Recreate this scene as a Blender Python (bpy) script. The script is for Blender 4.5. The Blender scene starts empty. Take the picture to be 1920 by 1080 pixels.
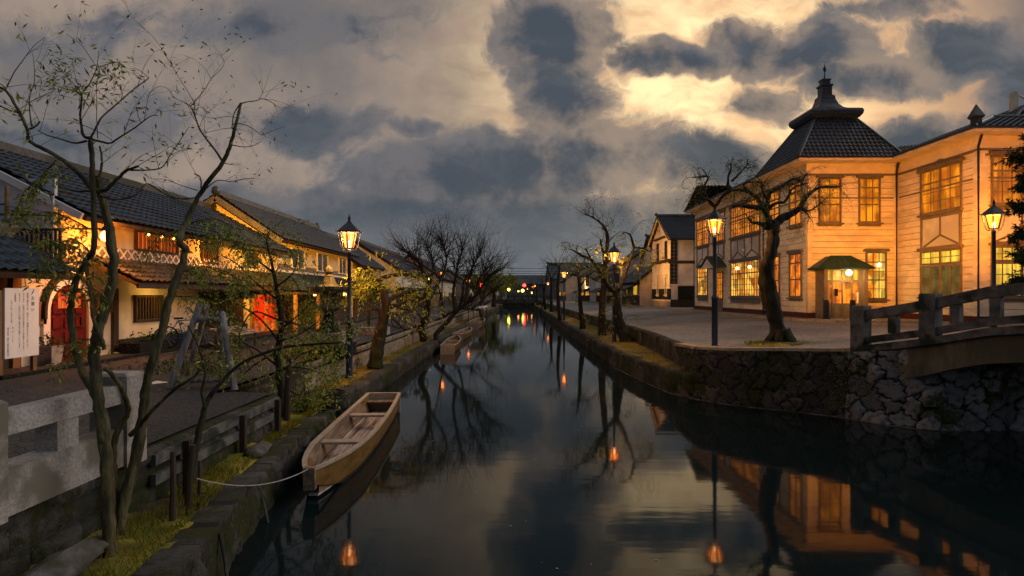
import bpy, math, random
import numpy as np
from mathutils import Vector, Matrix, noise as mnoise

scene = bpy.context.scene
R = math.radians
F = 1150.0; CX = 960.0; HY = 552.0; HC = 2.64      # focal length in photo pixels, vanishing line, eye height over the water

# ------------------------------------------------------------------ camera
cam_d = bpy.data.cameras.new('camera'); cam = bpy.data.objects.new('camera', cam_d)
scene.collection.objects.link(cam); scene.camera = cam
cam.location = (0, 0, HC); cam.rotation_euler = (R(90), 0, 0)
cam_d.sensor_width = 36; cam_d.lens = 36*F/1920; cam_d.shift_y = (HY-540)/1920
cam_d.clip_start = 0.1; cam_d.clip_end = 6000
scene.render.resolution_x = 1024; scene.render.resolution_y = 576
scene.view_settings.view_transform = 'Standard'; scene.view_settings.look = 'None'
scene.view_settings.exposure = 0.0; scene.view_settings.gamma = 1
scene.render.engine = 'CYCLES'
cy = scene.cycles
cy.use_denoising = True; cy.max_bounces = 5; cy.diffuse_bounces = 2; cy.glossy_bounces = 4
cy.transparent_max_bounces = 12; cy.sample_clamp_indirect = 4; cy.caustics_reflective = False; cy.caustics_refractive = False
try: cy.denoiser = 'OPENIMAGEDENOISE'
except Exception: pass

# ------------------------------------------------------------------ world: dusk sky with broken cloud
world = bpy.data.worlds.new("World"); scene.world = world; world.use_nodes = True
nt = world.node_tree; nt.nodes.clear()
def N(tree, typ, **kw):
    n = tree.nodes.new(typ)
    for k, v in kw.items():
        if k == 'inp':
            for kk, vv in v.items(): n.inputs[kk].default_value = vv
        else: setattr(n, k, v)
    return n
def M2(tree, op, a, b=None, clamp=False):
    n = tree.nodes.new('ShaderNodeMath'); n.operation = op; n.use_clamp = clamp
    for i, s in enumerate((a, b)):
        if s is None: continue
        if isinstance(s, (int, float)): n.inputs[i].default_value = s
        else: tree.links.new(s, n.inputs[i])
    return n.outputs[0]
def SM(tree, x, lo, hi, a=0.0, b=1.0):
    n = tree.nodes.new('ShaderNodeMapRange'); n.interpolation_type = 'SMOOTHSTEP'
    tree.links.new(x, n.inputs['Value'])
    for k, v in (('From Min', lo), ('From Max', hi), ('To Min', a), ('To Max', b)): n.inputs[k].default_value = v
    return n.outputs[0]
def MIXC(tree, f, a, b, mode='MIX'):
    n = tree.nodes.new('ShaderNodeMix'); n.data_type = 'RGBA'; n.blend_type = mode
    if isinstance(f, (int, float)): n.inputs[0].default_value = f
    else: tree.links.new(f, n.inputs[0])
    for i, s in ((6, a), (7, b)):
        if isinstance(s, tuple): n.inputs[i].default_value = (*s, 1) if len(s) == 3 else s
        else: tree.links.new(s, n.inputs[i])
    return n.outputs[2]
tc = N(nt, 'ShaderNodeTexCoord'); sep = N(nt, 'ShaderNodeSeparateXYZ'); nt.links.new(tc.outputs['Generated'], sep.inputs[0])
ay = M2(nt, 'MAXIMUM', M2(nt, 'ABSOLUTE', sep.outputs[1]), 0.08)
su = M2(nt, 'DIVIDE', sep.outputs[0], ay); sv = M2(nt, 'DIVIDE', M2(nt, 'ABSOLUTE', sep.outputs[2]), ay)
cmb = N(nt, 'ShaderNodeCombineXYZ'); nt.links.new(su, cmb.inputs[0]); nt.links.new(sv, cmb.inputs[1])
w1 = N(nt, 'ShaderNodeTexNoise', inp={'Scale': 4.5, 'Detail': 4.0, 'Roughness': 0.6}); nt.links.new(cmb.outputs[0], w1.inputs['Vector'])
vs = N(nt, 'ShaderNodeVectorMath', operation='SUBTRACT'); nt.links.new(w1.outputs['Color'], vs.inputs[0]); vs.inputs[1].default_value = (.5, .5, .5)
vm = N(nt, 'ShaderNodeVectorMath', operation='MULTIPLY'); nt.links.new(vs.outputs[0], vm.inputs[0]); vm.inputs[1].default_value = (.16, .13, 0)
va = N(nt, 'ShaderNodeVectorMath', operation='ADD'); nt.links.new(cmb.outputs[0], va.inputs[0]); nt.links.new(vm.outputs[0], va.inputs[1])
def blob(cx, cyy, rx, ry, k=1.0):
    s = N(nt, 'ShaderNodeVectorMath', operation='SUBTRACT'); nt.links.new(va.outputs[0], s.inputs[0]); s.inputs[1].default_value = ((cx-CX)/F, (HY-cyy)/F, 0)
    m = N(nt, 'ShaderNodeVectorMath', operation='MULTIPLY'); nt.links.new(s.outputs[0], m.inputs[0]); m.inputs[1].default_value = (F/rx, F/ry, 0)
    l = N(nt, 'ShaderNodeVectorMath', operation='LENGTH'); nt.links.new(m.outputs[0], l.inputs[0])
    return M2(nt, 'MULTIPLY', M2(nt, 'SUBTRACT', 1.0, l.outputs['Value']), k)
clouds = [(1050,150,95,150),(1035,60,120,100),(1060,190,85,95),(1110,300,185,95),(1290,108,190,42),(1400,85,110,68),(1540,90,130,72),(1640,150,150,52),
          (1820,110,135,75),(1920,180,90,80),(1440,192,85,40,.55),(1390,320,200,75),(1790,285,210,62),(880,330,260,85),(600,245,150,40,.5),
          (775,245,80,22,.6),(500,45,240,55,.42),(160,250,300,60,.40),(1680,20,130,34,.5),(60,80,160,60,.3)]
acc = None
for c in clouds:
    b = blob(*c); acc = b if acc is None else M2(nt, 'MAXIMUM', acc, b)
low = SM(nt, sv, 0.26, 0.10, -0.7, 0.75)                       # the solid bank of cloud above the horizon
acc = M2(nt, 'MAXIMUM', acc, low)
n2 = N(nt, 'ShaderNodeTexNoise', inp={'Scale': 7.0, 'Detail': 9.0, 'Roughness': 0.66, 'Distortion': 0.35}); nt.links.new(va.outputs[0], n2.inputs['Vector'])
mpw = N(nt, 'ShaderNodeMapping'); mpw.inputs['Scale'].default_value = (1.0, 2.2, 1); mpw.inputs['Rotation'].default_value = (0, 0, .35); nt.links.new(va.outputs[0], mpw.inputs[0])
n2b = N(nt, 'ShaderNodeTexNoise', inp={'Scale': 9.0, 'Detail': 8.0, 'Roughness': 0.6}); nt.links.new(mpw.outputs[0], n2b.inputs['Vector'])
fld = M2(nt, 'ADD', acc, M2(nt, 'MULTIPLY', M2(nt, 'SUBTRACT', n2.outputs[0], 0.5), 1.35))
fld = M2(nt, 'ADD', fld, M2(nt, 'MULTIPLY', M2(nt, 'SUBTRACT', n2b.outputs[0], 0.5), 0.65))
cmask = SM(nt, fld, -0.15, 0.22)
n5s = N(nt, 'ShaderNodeTexNoise', inp={'Scale': 6.5, 'Detail': 6.0, 'Roughness': 0.6}); nt.links.new(cmb.outputs[0], n5s.inputs['Vector'])
cthick = SM(nt, M2(nt, 'ADD', fld, M2(nt, 'MULTIPLY', M2(nt, 'SUBTRACT', n5s.outputs[0], 0.5), 2.4)), 0.0, 0.75)
# clear sky behind: Nishita at a low sun, warmed by a glow to the right
sky = N(nt, 'ShaderNodeTexSky', sky_type='NISHITA', sun_disc=False, sun_elevation=R(3), sun_rotation=R(20), dust_density=3.0)
skym = MIXC(nt, 1.0, sky.outputs[0], (0.0015, 0.0022, 0.0035), 'MULTIPLY')
gd = N(nt, 'ShaderNodeVectorMath', operation='SUBTRACT'); nt.links.new(cmb.outputs[0], gd.inputs[0]); gd.inputs[1].default_value = (0.36, 0.34, 0)
gm = N(nt, 'ShaderNodeVectorMath', operation='MULTIPLY'); nt.links.new(gd.outputs[0], gm.inputs[0]); gm.inputs[1].default_value = (1/0.60, 1/0.40, 0)
gl = N(nt, 'ShaderNodeVectorMath', operation='LENGTH'); nt.links.new(gm.outputs[0], gl.inputs[0])
glow = SM(nt, gl.outputs['Value'], 1.0, 0.12)
n3 = N(nt, 'ShaderNodeTexNoise', inp={'Scale': 3.2, 'Detail': 5.0, 'Roughness': 0.55}); nt.links.new(cmb.outputs[0], n3.inputs['Vector'])
leftc = MIXC(nt, SM(nt, n3.outputs[0], 0.34, 0.66), (0.17, 0.155, 0.153), (0.37, 0.285, 0.228))
gap = MIXC(nt, SM(nt, n2b.outputs[0], 0.35, 0.65), (1.0, 0.62, 0.32), (1.42, 1.02, 0.54))
peach = MIXC(nt, SM(nt, su, 0.42, 0.80), gap, (0.98, 0.50, 0.20)); gap = MIXC(nt, glow, leftc, peach)
edge = MIXC(nt, SM(nt, glow, 0.0, 0.7), (0.16, 0.15, 0.157), (0.32, 0.245, 0.19))
cl = MIXC(nt, cthick, edge, (0.062, 0.077, 0.099))
n4 = N(nt, 'ShaderNodeTexNoise', inp={'Scale': 5.0, 'Detail': 7.0, 'Roughness': 0.6}); nt.links.new(mpw.outputs[0], n4.inputs['Vector'])
cl = MIXC(nt, SM(nt, n4.outputs[0], 0.42, 0.70, 0.0, 0.6), cl, (0.145, 0.152, 0.168))
cl = MIXC(nt, SM(nt, sv, 0.17, 0.02), cl, MIXC(nt, SM(nt, n4.outputs[0], .35, .65), (0.125, 0.147, 0.178), (0.185, 0.192, 0.205)))
fullc = MIXC(nt, cmask, gap, cl)
fullc = MIXC(nt, SM(nt, sv, 0.62, 1.1), fullc, (0.22, 0.225, 0.245))  # the sky overhead and behind, away from the sunset, is dim slate
fullc = MIXC(nt, SM(nt, sep.outputs[1], 0.12, -0.25), fullc, (0.15, 0.16, 0.19))
fullc = MIXC(nt, 1.0, fullc, skym, 'ADD')
bg = N(nt, 'ShaderNodeBackground', inp={'Strength': 1.0}); nt.links.new(fullc, bg.inputs[0])
wo = N(nt, 'ShaderNodeOutputWorld'); nt.links.new(bg.outputs[0], wo.inputs[0])
world.cycles.sampling_method = 'MANUAL'; world.cycles.sample_map_resolution = 512

sun_d = bpy.data.lights.new('sun', 'SUN'); sun_d.energy = 1.0; sun_d.angle = R(45); sun_d.color = (1, .93, .87)
sun = bpy.data.objects.new('sun', sun_d); scene.collection.objects.link(sun)
sun.rotation_euler = (R(90-32), 0, R(180-78))          # soft glow of the low sun behind the cloud, upper right

# ------------------------------------------------------------------ helpers
OFF = {}
# the right hand row of buildings was first measured 1/0.806 too large; the reflection in the canal gives its true distance,
# so its parts are built at 0.806 of those numbers, standing on the street that rises to 1.48 m there
RIGHT_ROW = [False]; KR = .806
def RT(p): return (p[0]*KR, p[1]*KR, p[2]*KR+HC*(1-KR)) if RIGHT_ROW[0] else tuple(p)
COL = scene.collection
def P(px, py, Y): return Vector(((px-CX)*Y/F, Y, HC-(py-HY)*Y/F))          # a photo measurement at a known distance
def G(px, py, z):
    Y = F*(HC-z)/(py-HY); return Vector(((px-CX)*Y/F, Y, z))
class MB:
    def __init__(s): s.v = []; s.f = []; s.attr = None
    def add(s, vs, fs):
        b = len(s.v); s.v += [tuple(x) for x in vs]; s.f += [tuple(b+i for i in f) for f in fs]; return s
    def box(s, x0, x1, y0, y1, z0, z1):
        v = [(x0,y0,z0),(x1,y0,z0),(x1,y1,z0),(x0,y1,z0),(x0,y0,z1),(x1,y0,z1),(x1,y1,z1),(x0,y1,z1)]
        return s.add(v, [(3,2,1,0),(4,5,6,7),(0,1,5,4),(1,2,6,5),(2,3,7,6),(3,0,4,7)])
    def hexa(s, v):                                   # eight corners, bottom ring then top ring
        return s.add(v, [(3,2,1,0),(4,5,6,7),(0,1,5,4),(1,2,6,5),(2,3,7,6),(3,0,4,7)])
    def tbox(s, T, a0, a1, z0, z1, d0, d1):
        return s.hexa([T(a0,z0,d0),T(a1,z0,d0),T(a1,z0,d1),T(a0,z0,d1),T(a0,z1,d0),T(a1,z1,d0),T(a1,z1,d1),T(a0,z1,d1)])
    def beam(s, p, q, w, h, up=(0,0,1)):
        p = Vector(p); q = Vector(q); d = (q-p).normalized(); u = Vector(up)
        sd = d.cross(u)
        if sd.length < 1e-4: sd = d.cross(Vector((1,0,0)))
        sd.normalize(); u = sd.cross(d).normalized(); a = sd*w/2; b = u*h/2
        return s.hexa([p-a-b,p+a-b,p+a+b,p-a+b,q-a-b,q+a-b,q+a+b,q-a+b])
    def tube(s, pts, rad, n=6, cap=True):
        pts = [Vector(p) for p in pts]; m = len(pts)
        if not hasattr(rad, '__len__'): rad = [rad]*m
        base = len(s.v); ref = None
        for i in range(m):
            d = (pts[min(i+1,m-1)]-pts[max(i-1,0)])
            if d.length < 1e-9: d = Vector((0,0,1))
            d.normalize()
            if ref is None: ref = Vector((0,0,1)) if abs(d.z) < .9 else Vector((1,0,0))
            sd = d.cross(ref)
            if sd.length < 1e-5: sd = d.orthogonal()
            sd.normalize(); u = sd.cross(d); ref = u if False else ref
            for k in range(n):
                a = 2*math.pi*k/n; s.v.append(tuple(pts[i]+(sd*math.cos(a)+u*math.sin(a))*rad[i]))
        for i in range(m-1):
            for k in range(n):
                a = base+i*n+k; b = base+i*n+(k+1) % n; s.f.append((a, b, b+n, a+n))
        if cap and n > 2:
            s.f.append(tuple(base+k for k in range(n))[::-1]); s.f.append(tuple(base+(m-1)*n+k for k in range(n)))
        return s
    def trunk(s, pts, rad, n=20, seed=0.0):
        pts = [Vector(p) for p in pts]; m = len(pts); base = len(s.v); sl = 0.0
        for i in range(m):
            d = (pts[min(i+1,m-1)]-pts[max(i-1,0)]).normalized(); sl += (pts[i]-pts[max(i-1,0)]).length
            sd = d.cross(Vector((0,1,0)) if abs(d.y) < .9 else Vector((0,0,1))).normalized(); u = sd.cross(d)
            for k in range(n):
                a = 2*math.pi*k/n+sl*.5; ca, sa = math.cos(a), math.sin(a)
                q = 1+.22*mnoise.noise(Vector((ca*1.6+seed, sa*1.6, sl*.9)))+.20*mnoise.noise(Vector((ca*4.5, sa*4.5+seed, sl*1.3)))+.10*mnoise.noise(Vector((ca*9, sa*9+seed, sl*5)))
                s.v.append(tuple(pts[i]+(sd*ca+u*sa)*rad[i]*q))
        for i in range(m-1):
            for k in range(n):
                a = base+i*n+k; b = base+i*n+(k+1) % n; s.f.append((a, b, b+n, a+n))
        s.f.append(tuple(base+k for k in range(n))[::-1]); s.f.append(tuple(base+(m-1)*n+k for k in range(n)))
        return s
    def lathe(s, prof, c=(0,0,0), n=12, rot=0.0, sx=1.0, sy=1.0):
        base = len(s.v)
        for r, z in prof:
            for k in range(n):
                a = 2*math.pi*k/n+rot; s.v.append((c[0]+r*math.cos(a)*sx, c[1]+r*math.sin(a)*sy, c[2]+z))
        for i in range(len(prof)-1):
            for k in range(n):
                a = base+i*n+k; b = base+i*n+(k+1) % n; s.f.append((a, b, b+n, a+n))
        s.f.append(tuple(base+k for k in range(n))[::-1]); s.f.append(tuple(base+(len(prof)-1)*n+k for k in range(n)))
        return s
    def grid(s, fn, nu, nv):
        base = len(s.v)
        for i in range(nu+1):
            for j in range(nv+1): s.v.append(tuple(fn(i/nu, j/nv)))
        for i in range(nu):
            for j in range(nv):
                a = base+i*(nv+1)+j; s.f.append((a, a+nv+1, a+nv+2, a+1))
        return s
    def build(s, name, mat, parent=None, smooth=False, attr=None):
        if RIGHT_ROW[0]: s.v = [RT(p) for p in s.v]
        off = Vector(OFF.get(parent.name, (0,0,0))) if parent else Vector((0,0,0))
        me = bpy.data.meshes.new(name)
        vv = [(x-off.x, y-off.y, z-off.z) for x, y, z in s.v] if parent else s.v
        me.from_pydata(vv, [], s.f); me.update()
        if smooth: me.polygons.foreach_set('use_smooth', [True]*len(me.polygons))
        if attr is not None:
            at = me.attributes.new('cell', 'FLOAT_COLOR', 'POINT'); at.data.foreach_set('color', attr.astype(np.float32).ravel())
        me.materials.append(MATS[mat] if isinstance(mat, str) else mat)
        o = bpy.data.objects.new(name, me); COL.objects.link(o)
        if parent: o.parent = parent
        OFF[o.name] = tuple(off)
        return o
def thing(name, label, cat, loc=(0,0,0), group=None):
    o = bpy.data.objects.new(name, None); COL.objects.link(o); loc = RT(loc); o.location = loc; o.empty_display_size = .2
    o['label'] = label; o['category'] = cat
    if group: o['group'] = group
    OFF[o.name] = tuple(loc); return o
def tag(o, label, cat, group=None, kind=None):
    if label: o['label'] = label
    if cat: o['category'] = cat
    if group: o['group'] = group
    if kind: o['kind'] = kind
    return o
def dup(root, loc, rz=0, label=None, scale=None):
    r = root.copy(); COL.objects.link(r); r.location = loc; r.rotation_euler = (0,0,rz)
    if label: r['label'] = label
    if scale: r.scale = scale
    for ch in list(root.children):
        c = ch.copy(); COL.objects.link(c); c.parent = r
        for g in ch.children:
            d = g.copy(); COL.objects.link(d); d.parent = c
    return r

# ------------------------------------------------------------------ materials
MATS = {}
def mat(name, c1, c2=None, scale=4.0, rough=0.8, bump=0.0, bscale=None, spec=0.3, metal=0.0, coord='Object', detail=5.0, stretch=None, c3=None, s3=0.7, lo=.35, hi=.65):
    m = bpy.data.materials.new(name); m.use_nodes = True; t = m.node_tree; b = t.nodes['Principled BSDF']
    b.inputs['Roughness'].default_value = rough; b.inputs['Specular IOR Level'].default_value = spec; b.inputs['Metallic'].default_value = metal
    c = N(t, 'ShaderNodeTexCoord'); src = c.outputs[coord]
    if stretch:
        mp = N(t, 'ShaderNodeMapping'); mp.inputs['Scale'].default_value = stretch; t.links.new(src, mp.inputs[0]); src = mp.outputs[0]
    if c2:
        n = N(t, 'ShaderNodeTexNoise', inp={'Scale': scale, 'Detail': detail, 'Roughness': .65}); t.links.new(src, n.inputs['Vector'])
        col = MIXC(t, SM(t, n.outputs[0], lo, hi), c1, c2)
        if c3:
            n_ = N(t, 'ShaderNodeTexNoise', inp={'Scale': s3, 'Detail': 4.0}); t.links.new(src, n_.inputs['Vector'])
            col = MIXC(t, SM(t, n_.outputs[0], .48, .62), col, c3)
        t.links.new(col, b.inputs['Base Color'])
    else: b.inputs['Base Color'].default_value = (*c1, 1)
    if bump:
        n = N(t, 'ShaderNodeTexNoise', inp={'Scale': bscale or scale*3, 'Detail': 6.0, 'Roughness': .7}); t.links.new(src, n.inputs['Vector'])
        bp = N(t, 'ShaderNodeBump', inp={'Strength': bump, 'Distance': .03}); t.links.new(n.outputs[0], bp.inputs['Height']); t.links.new(bp.outputs[0], b.inputs['Normal'])
    MATS[name] = m; return m
def emat(name, c1, c2, strength, scale=2.0, stretch=(1,1,1), base=(.03,.03,.03), block=.7):
    m = bpy.data.materials.new(name); m.use_nodes = True; t = m.node_tree; b = t.nodes['Principled BSDF']
    c = N(t, 'ShaderNodeTexCoord'); mp = N(t, 'ShaderNodeMapping'); mp.inputs['Scale'].default_value = stretch; t.links.new(c.outputs['Object'], mp.inputs[0])
    n = N(t, 'ShaderNodeTexNoise', inp={'Scale': scale, 'Detail': 3.0}); t.links.new(mp.outputs[0], n.inputs['Vector'])
    col = MIXC(t, SM(t, n.outputs[0], .38, .62), c1, c2)
    if name.startswith('lit'):
        mq = N(t, 'ShaderNodeMapping'); mq.inputs['Scale'].default_value = (6, 6, .35); t.links.new(c.outputs['Object'], mq.inputs[0])
        nq = N(t, 'ShaderNodeTexNoise', inp={'Scale': 1.5, 'Detail': 2.0}); t.links.new(mq.outputs[0], nq.inputs['Vector'])
        vq = N(t, 'ShaderNodeTexVoronoi', distance='CHEBYCHEV', inp={'Scale': 1.7}); t.links.new(c.outputs['Object'], vq.inputs['Vector'])
        sq = N(t, 'ShaderNodeSeparateColor'); t.links.new(vq.outputs['Color'], sq.inputs[0])
        k = M2(t, 'MULTIPLY', SM(t, nq.outputs[0], .35, .62, .62, 1.1), SM(t, sq.outputs[0], .1, .9, block, 1.1))
        cc = N(t, 'ShaderNodeCombineColor'); [t.links.new(k, cc.inputs[i]) for i in range(3)]; col = MIXC(t, 1.0, col, cc.outputs[0], 'MULTIPLY')
    b.inputs['Base Color'].default_value = (*base, 1); b.inputs['Roughness'].default_value = .15
    t.links.new(col, b.inputs['Emission Color']); b.inputs['Emission Strength'].default_value = strength
    MATS[name] = m; return m
mat('plaster', (.66,.57,.46), (.52,.44,.34), 1.5, .9, .15, 30, c3=(.40,.36,.31), s3=.5)
mat('plaster_cream', (.70,.57,.32), (.58,.46,.25), 1.2, .9, .1, 30)
mat('plaster_white', (.72,.70,.68), (.58,.56,.54), 1.0, .9, .1, 30, c3=(.46,.44,.42), s3=.4)
mat('tarp', (.58,.60,.64), (.40,.43,.48), 2.2, .45, .5, 5)
mat('tile', (.010,.018,.032), (.034,.050,.078), 8, .42, .25, 40, spec=.4, c3=(.015,.016,.018), s3=.8)
mat('tile_warm', (.05,.044,.038), (.10,.088,.072), 8, .5, .25, 40, spec=.3, c3=(.035,.035,.02), s3=.8)
mat('tile_smooth', (.026,.036,.052), (.042,.054,.072), 3, .35, .1, 60, spec=.5)
mat('dark_wood', (.035,.024,.016), (.06,.042,.028), 6, .7, .3, 40, stretch=(1,1,.15))
mat('brown_wood', (.16,.085,.04), (.24,.14,.07), 6, .6, .3, 40, stretch=(1,1,.2))
mat('red_wood', (.065,.008,.006), (.11,.013,.008), 5, .45, .2, 30)
mat('granite', (.46,.415,.38), (.25,.225,.205), 38, .75, .35, 90, c3=(.17,.155,.12), s3=2.2, lo=.3, hi=.7)
mat('concrete', (.16,.15,.095), (.07,.068,.042), 2.2, .85, .5, 14, stretch=(1,1,.35), c3=(.07,.068,.04), s3=1.0)
mat('rail_stone', (.15,.145,.13), (.07,.07,.065), 5, .8, .5, 30, c3=(.025,.03,.018), s3=2)
mat('iron', (.012,.014,.022), (.02,.022,.032), 8, .45, .1, 40, spec=.5)
mat('iron_blue', (.012,.016,.035), (.02,.026,.05), 8, .4, .1, 40, spec=.5)
mat('copper', (.015,.042,.032), (.03,.065,.05), 4, .6, .2, 30)
mat('siding', (.82,.72,.54), (.70,.62,.49), 2.4, .7, .15, 30, stretch=(1,1,2.5), c3=(.62,.54,.42), s3=.6)
mat('joint_grime', (.07,.045,.025))  # dark tone that paints the shadow lines between clapboards
mat('trim', (.20,.16,.12), (.14,.115,.09), 3, .65, .1, 30)
mat('trim_grey', (.17,.165,.17), (.11,.11,.115), 3, .65, .1, 30)
mat('cornice', (.78,.68,.52), (.66,.56,.42), 2, .7, .1, 30)
mat('bark', (.016,.013,.010), (.042,.034,.026), 9, .9, 1.0, 22, stretch=(1,1,.3), c3=(.035,.04,.012), s3=3)
mat('bark_green', (.055,.050,.022), (.17,.145,.065), 14, .85, 1.0, 45, stretch=(1,1,.22), c3=(.035,.026,.016), s3=3)
mat('twig', (.02,.016,.012), (.035,.028,.02), 9, .9)
mat('leaf', (.18,.22,.025), (.34,.34,.05), 2.5, .7)
mat('ivy_leaf', (.03,.05,.012), (.10,.11,.02), 6, .7)
mat('leaf_dark', (.02,.035,.012), (.04,.06,.018), 2.5, .7)
mat('boat_wood', (.30,.21,.13), (.20,.13,.08), 4, .6, .3, 30, stretch=(6,.6,6), c3=(.13,.09,.06), s3=1.5)
mat('boat_rim', (.46,.38,.29), (.34,.27,.20), 4, .55, .2, 30, stretch=(6,.6,6))
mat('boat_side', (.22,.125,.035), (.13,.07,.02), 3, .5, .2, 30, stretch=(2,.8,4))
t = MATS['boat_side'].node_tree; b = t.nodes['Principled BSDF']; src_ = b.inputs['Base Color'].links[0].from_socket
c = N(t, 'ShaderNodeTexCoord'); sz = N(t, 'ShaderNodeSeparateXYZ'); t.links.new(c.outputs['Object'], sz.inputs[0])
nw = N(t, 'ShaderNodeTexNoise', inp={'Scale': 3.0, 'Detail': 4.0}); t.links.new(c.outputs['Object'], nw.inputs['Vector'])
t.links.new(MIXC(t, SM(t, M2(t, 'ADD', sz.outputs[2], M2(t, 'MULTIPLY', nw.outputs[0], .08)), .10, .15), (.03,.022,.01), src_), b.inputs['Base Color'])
mat('boat_board', (.58,.50,.45), (.36,.30,.26), 4, .6, .3, 30, stretch=(8,.7,1), c3=(.12,.09,.08), s3=.9)
mat('rope', (.45,.42,.36), (.3,.28,.24), 20, .9)
mat('white_board', (.80,.78,.78), (.72,.70,.70), 2, .6)
mat('ink', (.02,.02,.03)); mat('black_plate', (.012,.012,.012), rough=.4)
mat('white_paint', (.75,.74,.72), (.6,.6,.58), 3, .7)
mat('blue_paint', (.01,.05,.30), rough=.4); mat('rubber', (.01,.01,.01), rough=.8); mat('chrome', (.5,.5,.5), rough=.3, metal=.9)
mat('weathered_pole', (.42,.39,.38), (.12,.105,.095), 6, .8, .4, 30, stretch=(1,1,.2))
mat('pipe_steel', (.42,.42,.42), (.25,.24,.22), 4, .4, metal=.6)
mat('rust_pole', (.28,.16,.06), (.16,.09,.035), 5, .7)
mat('hill', (.045,.085,.085), (.06,.10,.10), .01, .95)
mat('far_roof', (.13,.15,.17), (.10,.115,.13), .5, .7)
mat('red_fabric', (.5,.03,.02), rough=.7)
mat('rock', (.16,.15,.14), (.07,.068,.06), 5, .9, .9, 14, c3=(.05,.05,.02), s3=1.5)
mat('brick_base', (.085,.028,.018), (.055,.02,.015), 4, .8, .2)
mat('sand', (.40,.33,.23), (.26,.21,.14), 5, .95, .5, 30)
# moss and dry grass
mat('moss', (.17,.17,.02), (.36,.28,.035), 3.2, .95, .9, 40, c3=(.05,.04,.02), s3=1.3)
mat('moss_gold', (.26,.17,.035), (.14,.12,.02), 2.6, .95, .9, 40, c3=(.09,.075,.02), s3=1.1)
mat('grass_blade', (.22,.23,.03), (.40,.32,.04), 2, .8)
def ground_mat(name, c1, c2, c3, cell, bump, rough):
    m = bpy.data.materials.new(name); m.use_nodes = True; t = m.node_tree; b = t.nodes['Principled BSDF']
    c = N(t, 'ShaderNodeTexCoord')
    v = N(t, 'ShaderNodeTexVoronoi', feature='DISTANCE_TO_EDGE', inp={'Scale': cell}); t.links.new(c.outputs['Object'], v.inputs['Vector'])
    v2 = N(t, 'ShaderNodeTexVoronoi', inp={'Scale': cell}); t.links.new(c.outputs['Object'], v2.inputs['Vector'])
    n = N(t, 'ShaderNodeTexNoise', inp={'Scale': .35, 'Detail': 6.0}); t.links.new(c.outputs['Object'], n.inputs['Vector'])
    sp = N(t, 'ShaderNodeSeparateColor'); t.links.new(v2.outputs['Color'], sp.inputs[0])
    col = MIXC(t, sp.outputs[0], c1, c2); col = MIXC(t, SM(t, n.outputs[0], .42, .64), col, c3)
    e = SM(t, v.outputs['Distance'], 0.0, 0.09)
    col = MIXC(t, e, tuple(x*.45 for x in c1), col)
    t.links.new(col, b.inputs['Base Color']); b.inputs['Roughness'].default_value = rough; b.inputs['Specular IOR Level'].default_value = .35
    n5 = N(t, 'ShaderNodeTexNoise', inp={'Scale': 30.0, 'Detail': 5.0}); t.links.new(c.outputs['Object'], n5.inputs['Vector'])
    h = M2(t, 'ADD', M2(t, 'MULTIPLY', e, .6), M2(t, 'MULTIPLY', n5.outputs[0], .5))
    bp = N(t, 'ShaderNodeBump', inp={'Strength': bump, 'Distance': .02}); t.links.new(h, bp.inputs['Height']); t.links.new(bp.outputs[0], b.inputs['Normal'])
    MATS[name] = m
ground_mat('street_dark', (.055,.05,.045), (.085,.078,.072), (.045,.042,.04), 9.0, .7, .75)
ground_mat('street_pale', (.17,.168,.168), (.28,.272,.268), (.115,.113,.113), 7.0, .8, .6)
ground_mat('paving', (.32,.27,.22), (.26,.22,.18), (.22,.19,.16), 1.4, .4, .8)
def stone_mat(name, c1, c2, c3, mossc, moss_amt=.5, rough=.85):
    m = bpy.data.materials.new(name); m.use_nodes = True; t = m.node_tree; b = t.nodes['Principled BSDF']
    a = N(t, 'ShaderNodeAttribute', attribute_name='cell'); sp = N(t, 'ShaderNodeSeparateColor'); t.links.new(a.outputs['Color'], sp.inputs[0])
    c = N(t, 'ShaderNodeTexCoord')
    n = N(t, 'ShaderNodeTexNoise', inp={'Scale': 9.0, 'Detail': 8.0, 'Roughness': .75}); t.links.new(c.outputs['Object'], n.inputs['Vector'])
    nb = N(t, 'ShaderNodeTexNoise', inp={'Scale': 1.1, 'Detail': 5.0}); t.links.new(c.outputs['Object'], nb.inputs['Vector'])
    col = MIXC(t, sp.outputs[0], c1, c2); col = MIXC(t, SM(t, n.outputs[0], .45, .7), col, c3)
    mm = M2(t, 'ADD', nb.outputs[0], M2(t, 'MULTIPLY', M2(t, 'SUBTRACT', n.outputs[0], .5), .5))
    col = MIXC(t, SM(t, mm, .62-.2*moss_amt, .72-.2*moss_amt), col, mossc)
    je = M2(t, 'ADD', sp.outputs[1], M2(t, 'MULTIPLY', M2(t, 'SUBTRACT', n.outputs[0], .5), .5)); col = MIXC(t, SM(t, je, .18, .5), (.012,.012,.009), col)   # joints of earth and moss, darkened to paint the shade in the cracks
    sk = N(t, 'ShaderNodeTexNoise', inp={'Scale': 28.0, 'Detail': 5.0, 'Roughness': .7}); t.links.new(c.outputs['Object'], sk.inputs['Vector']); col = MIXC(t, SM(t, sk.outputs[0], .60, .72), col, tuple(min(.5, x*2.0) for x in c2))   # pale lichen flecks
    t.links.new(col, b.inputs['Base Color']); b.inputs['Roughness'].default_value = rough; b.inputs['Specular IOR Level'].default_value = .3
    bp = N(t, 'ShaderNodeBump', inp={'Strength': 1.0, 'Distance': .05}); t.links.new(n.outputs[0], bp.inputs['Height']); t.links.new(bp.outputs[0], b.inputs['Normal'])
    MATS[name] = m
stone_mat('wall_stone', (.13,.135,.14), (.30,.30,.30), (.05,.052,.055), (.045,.055,.010), .40)
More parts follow.
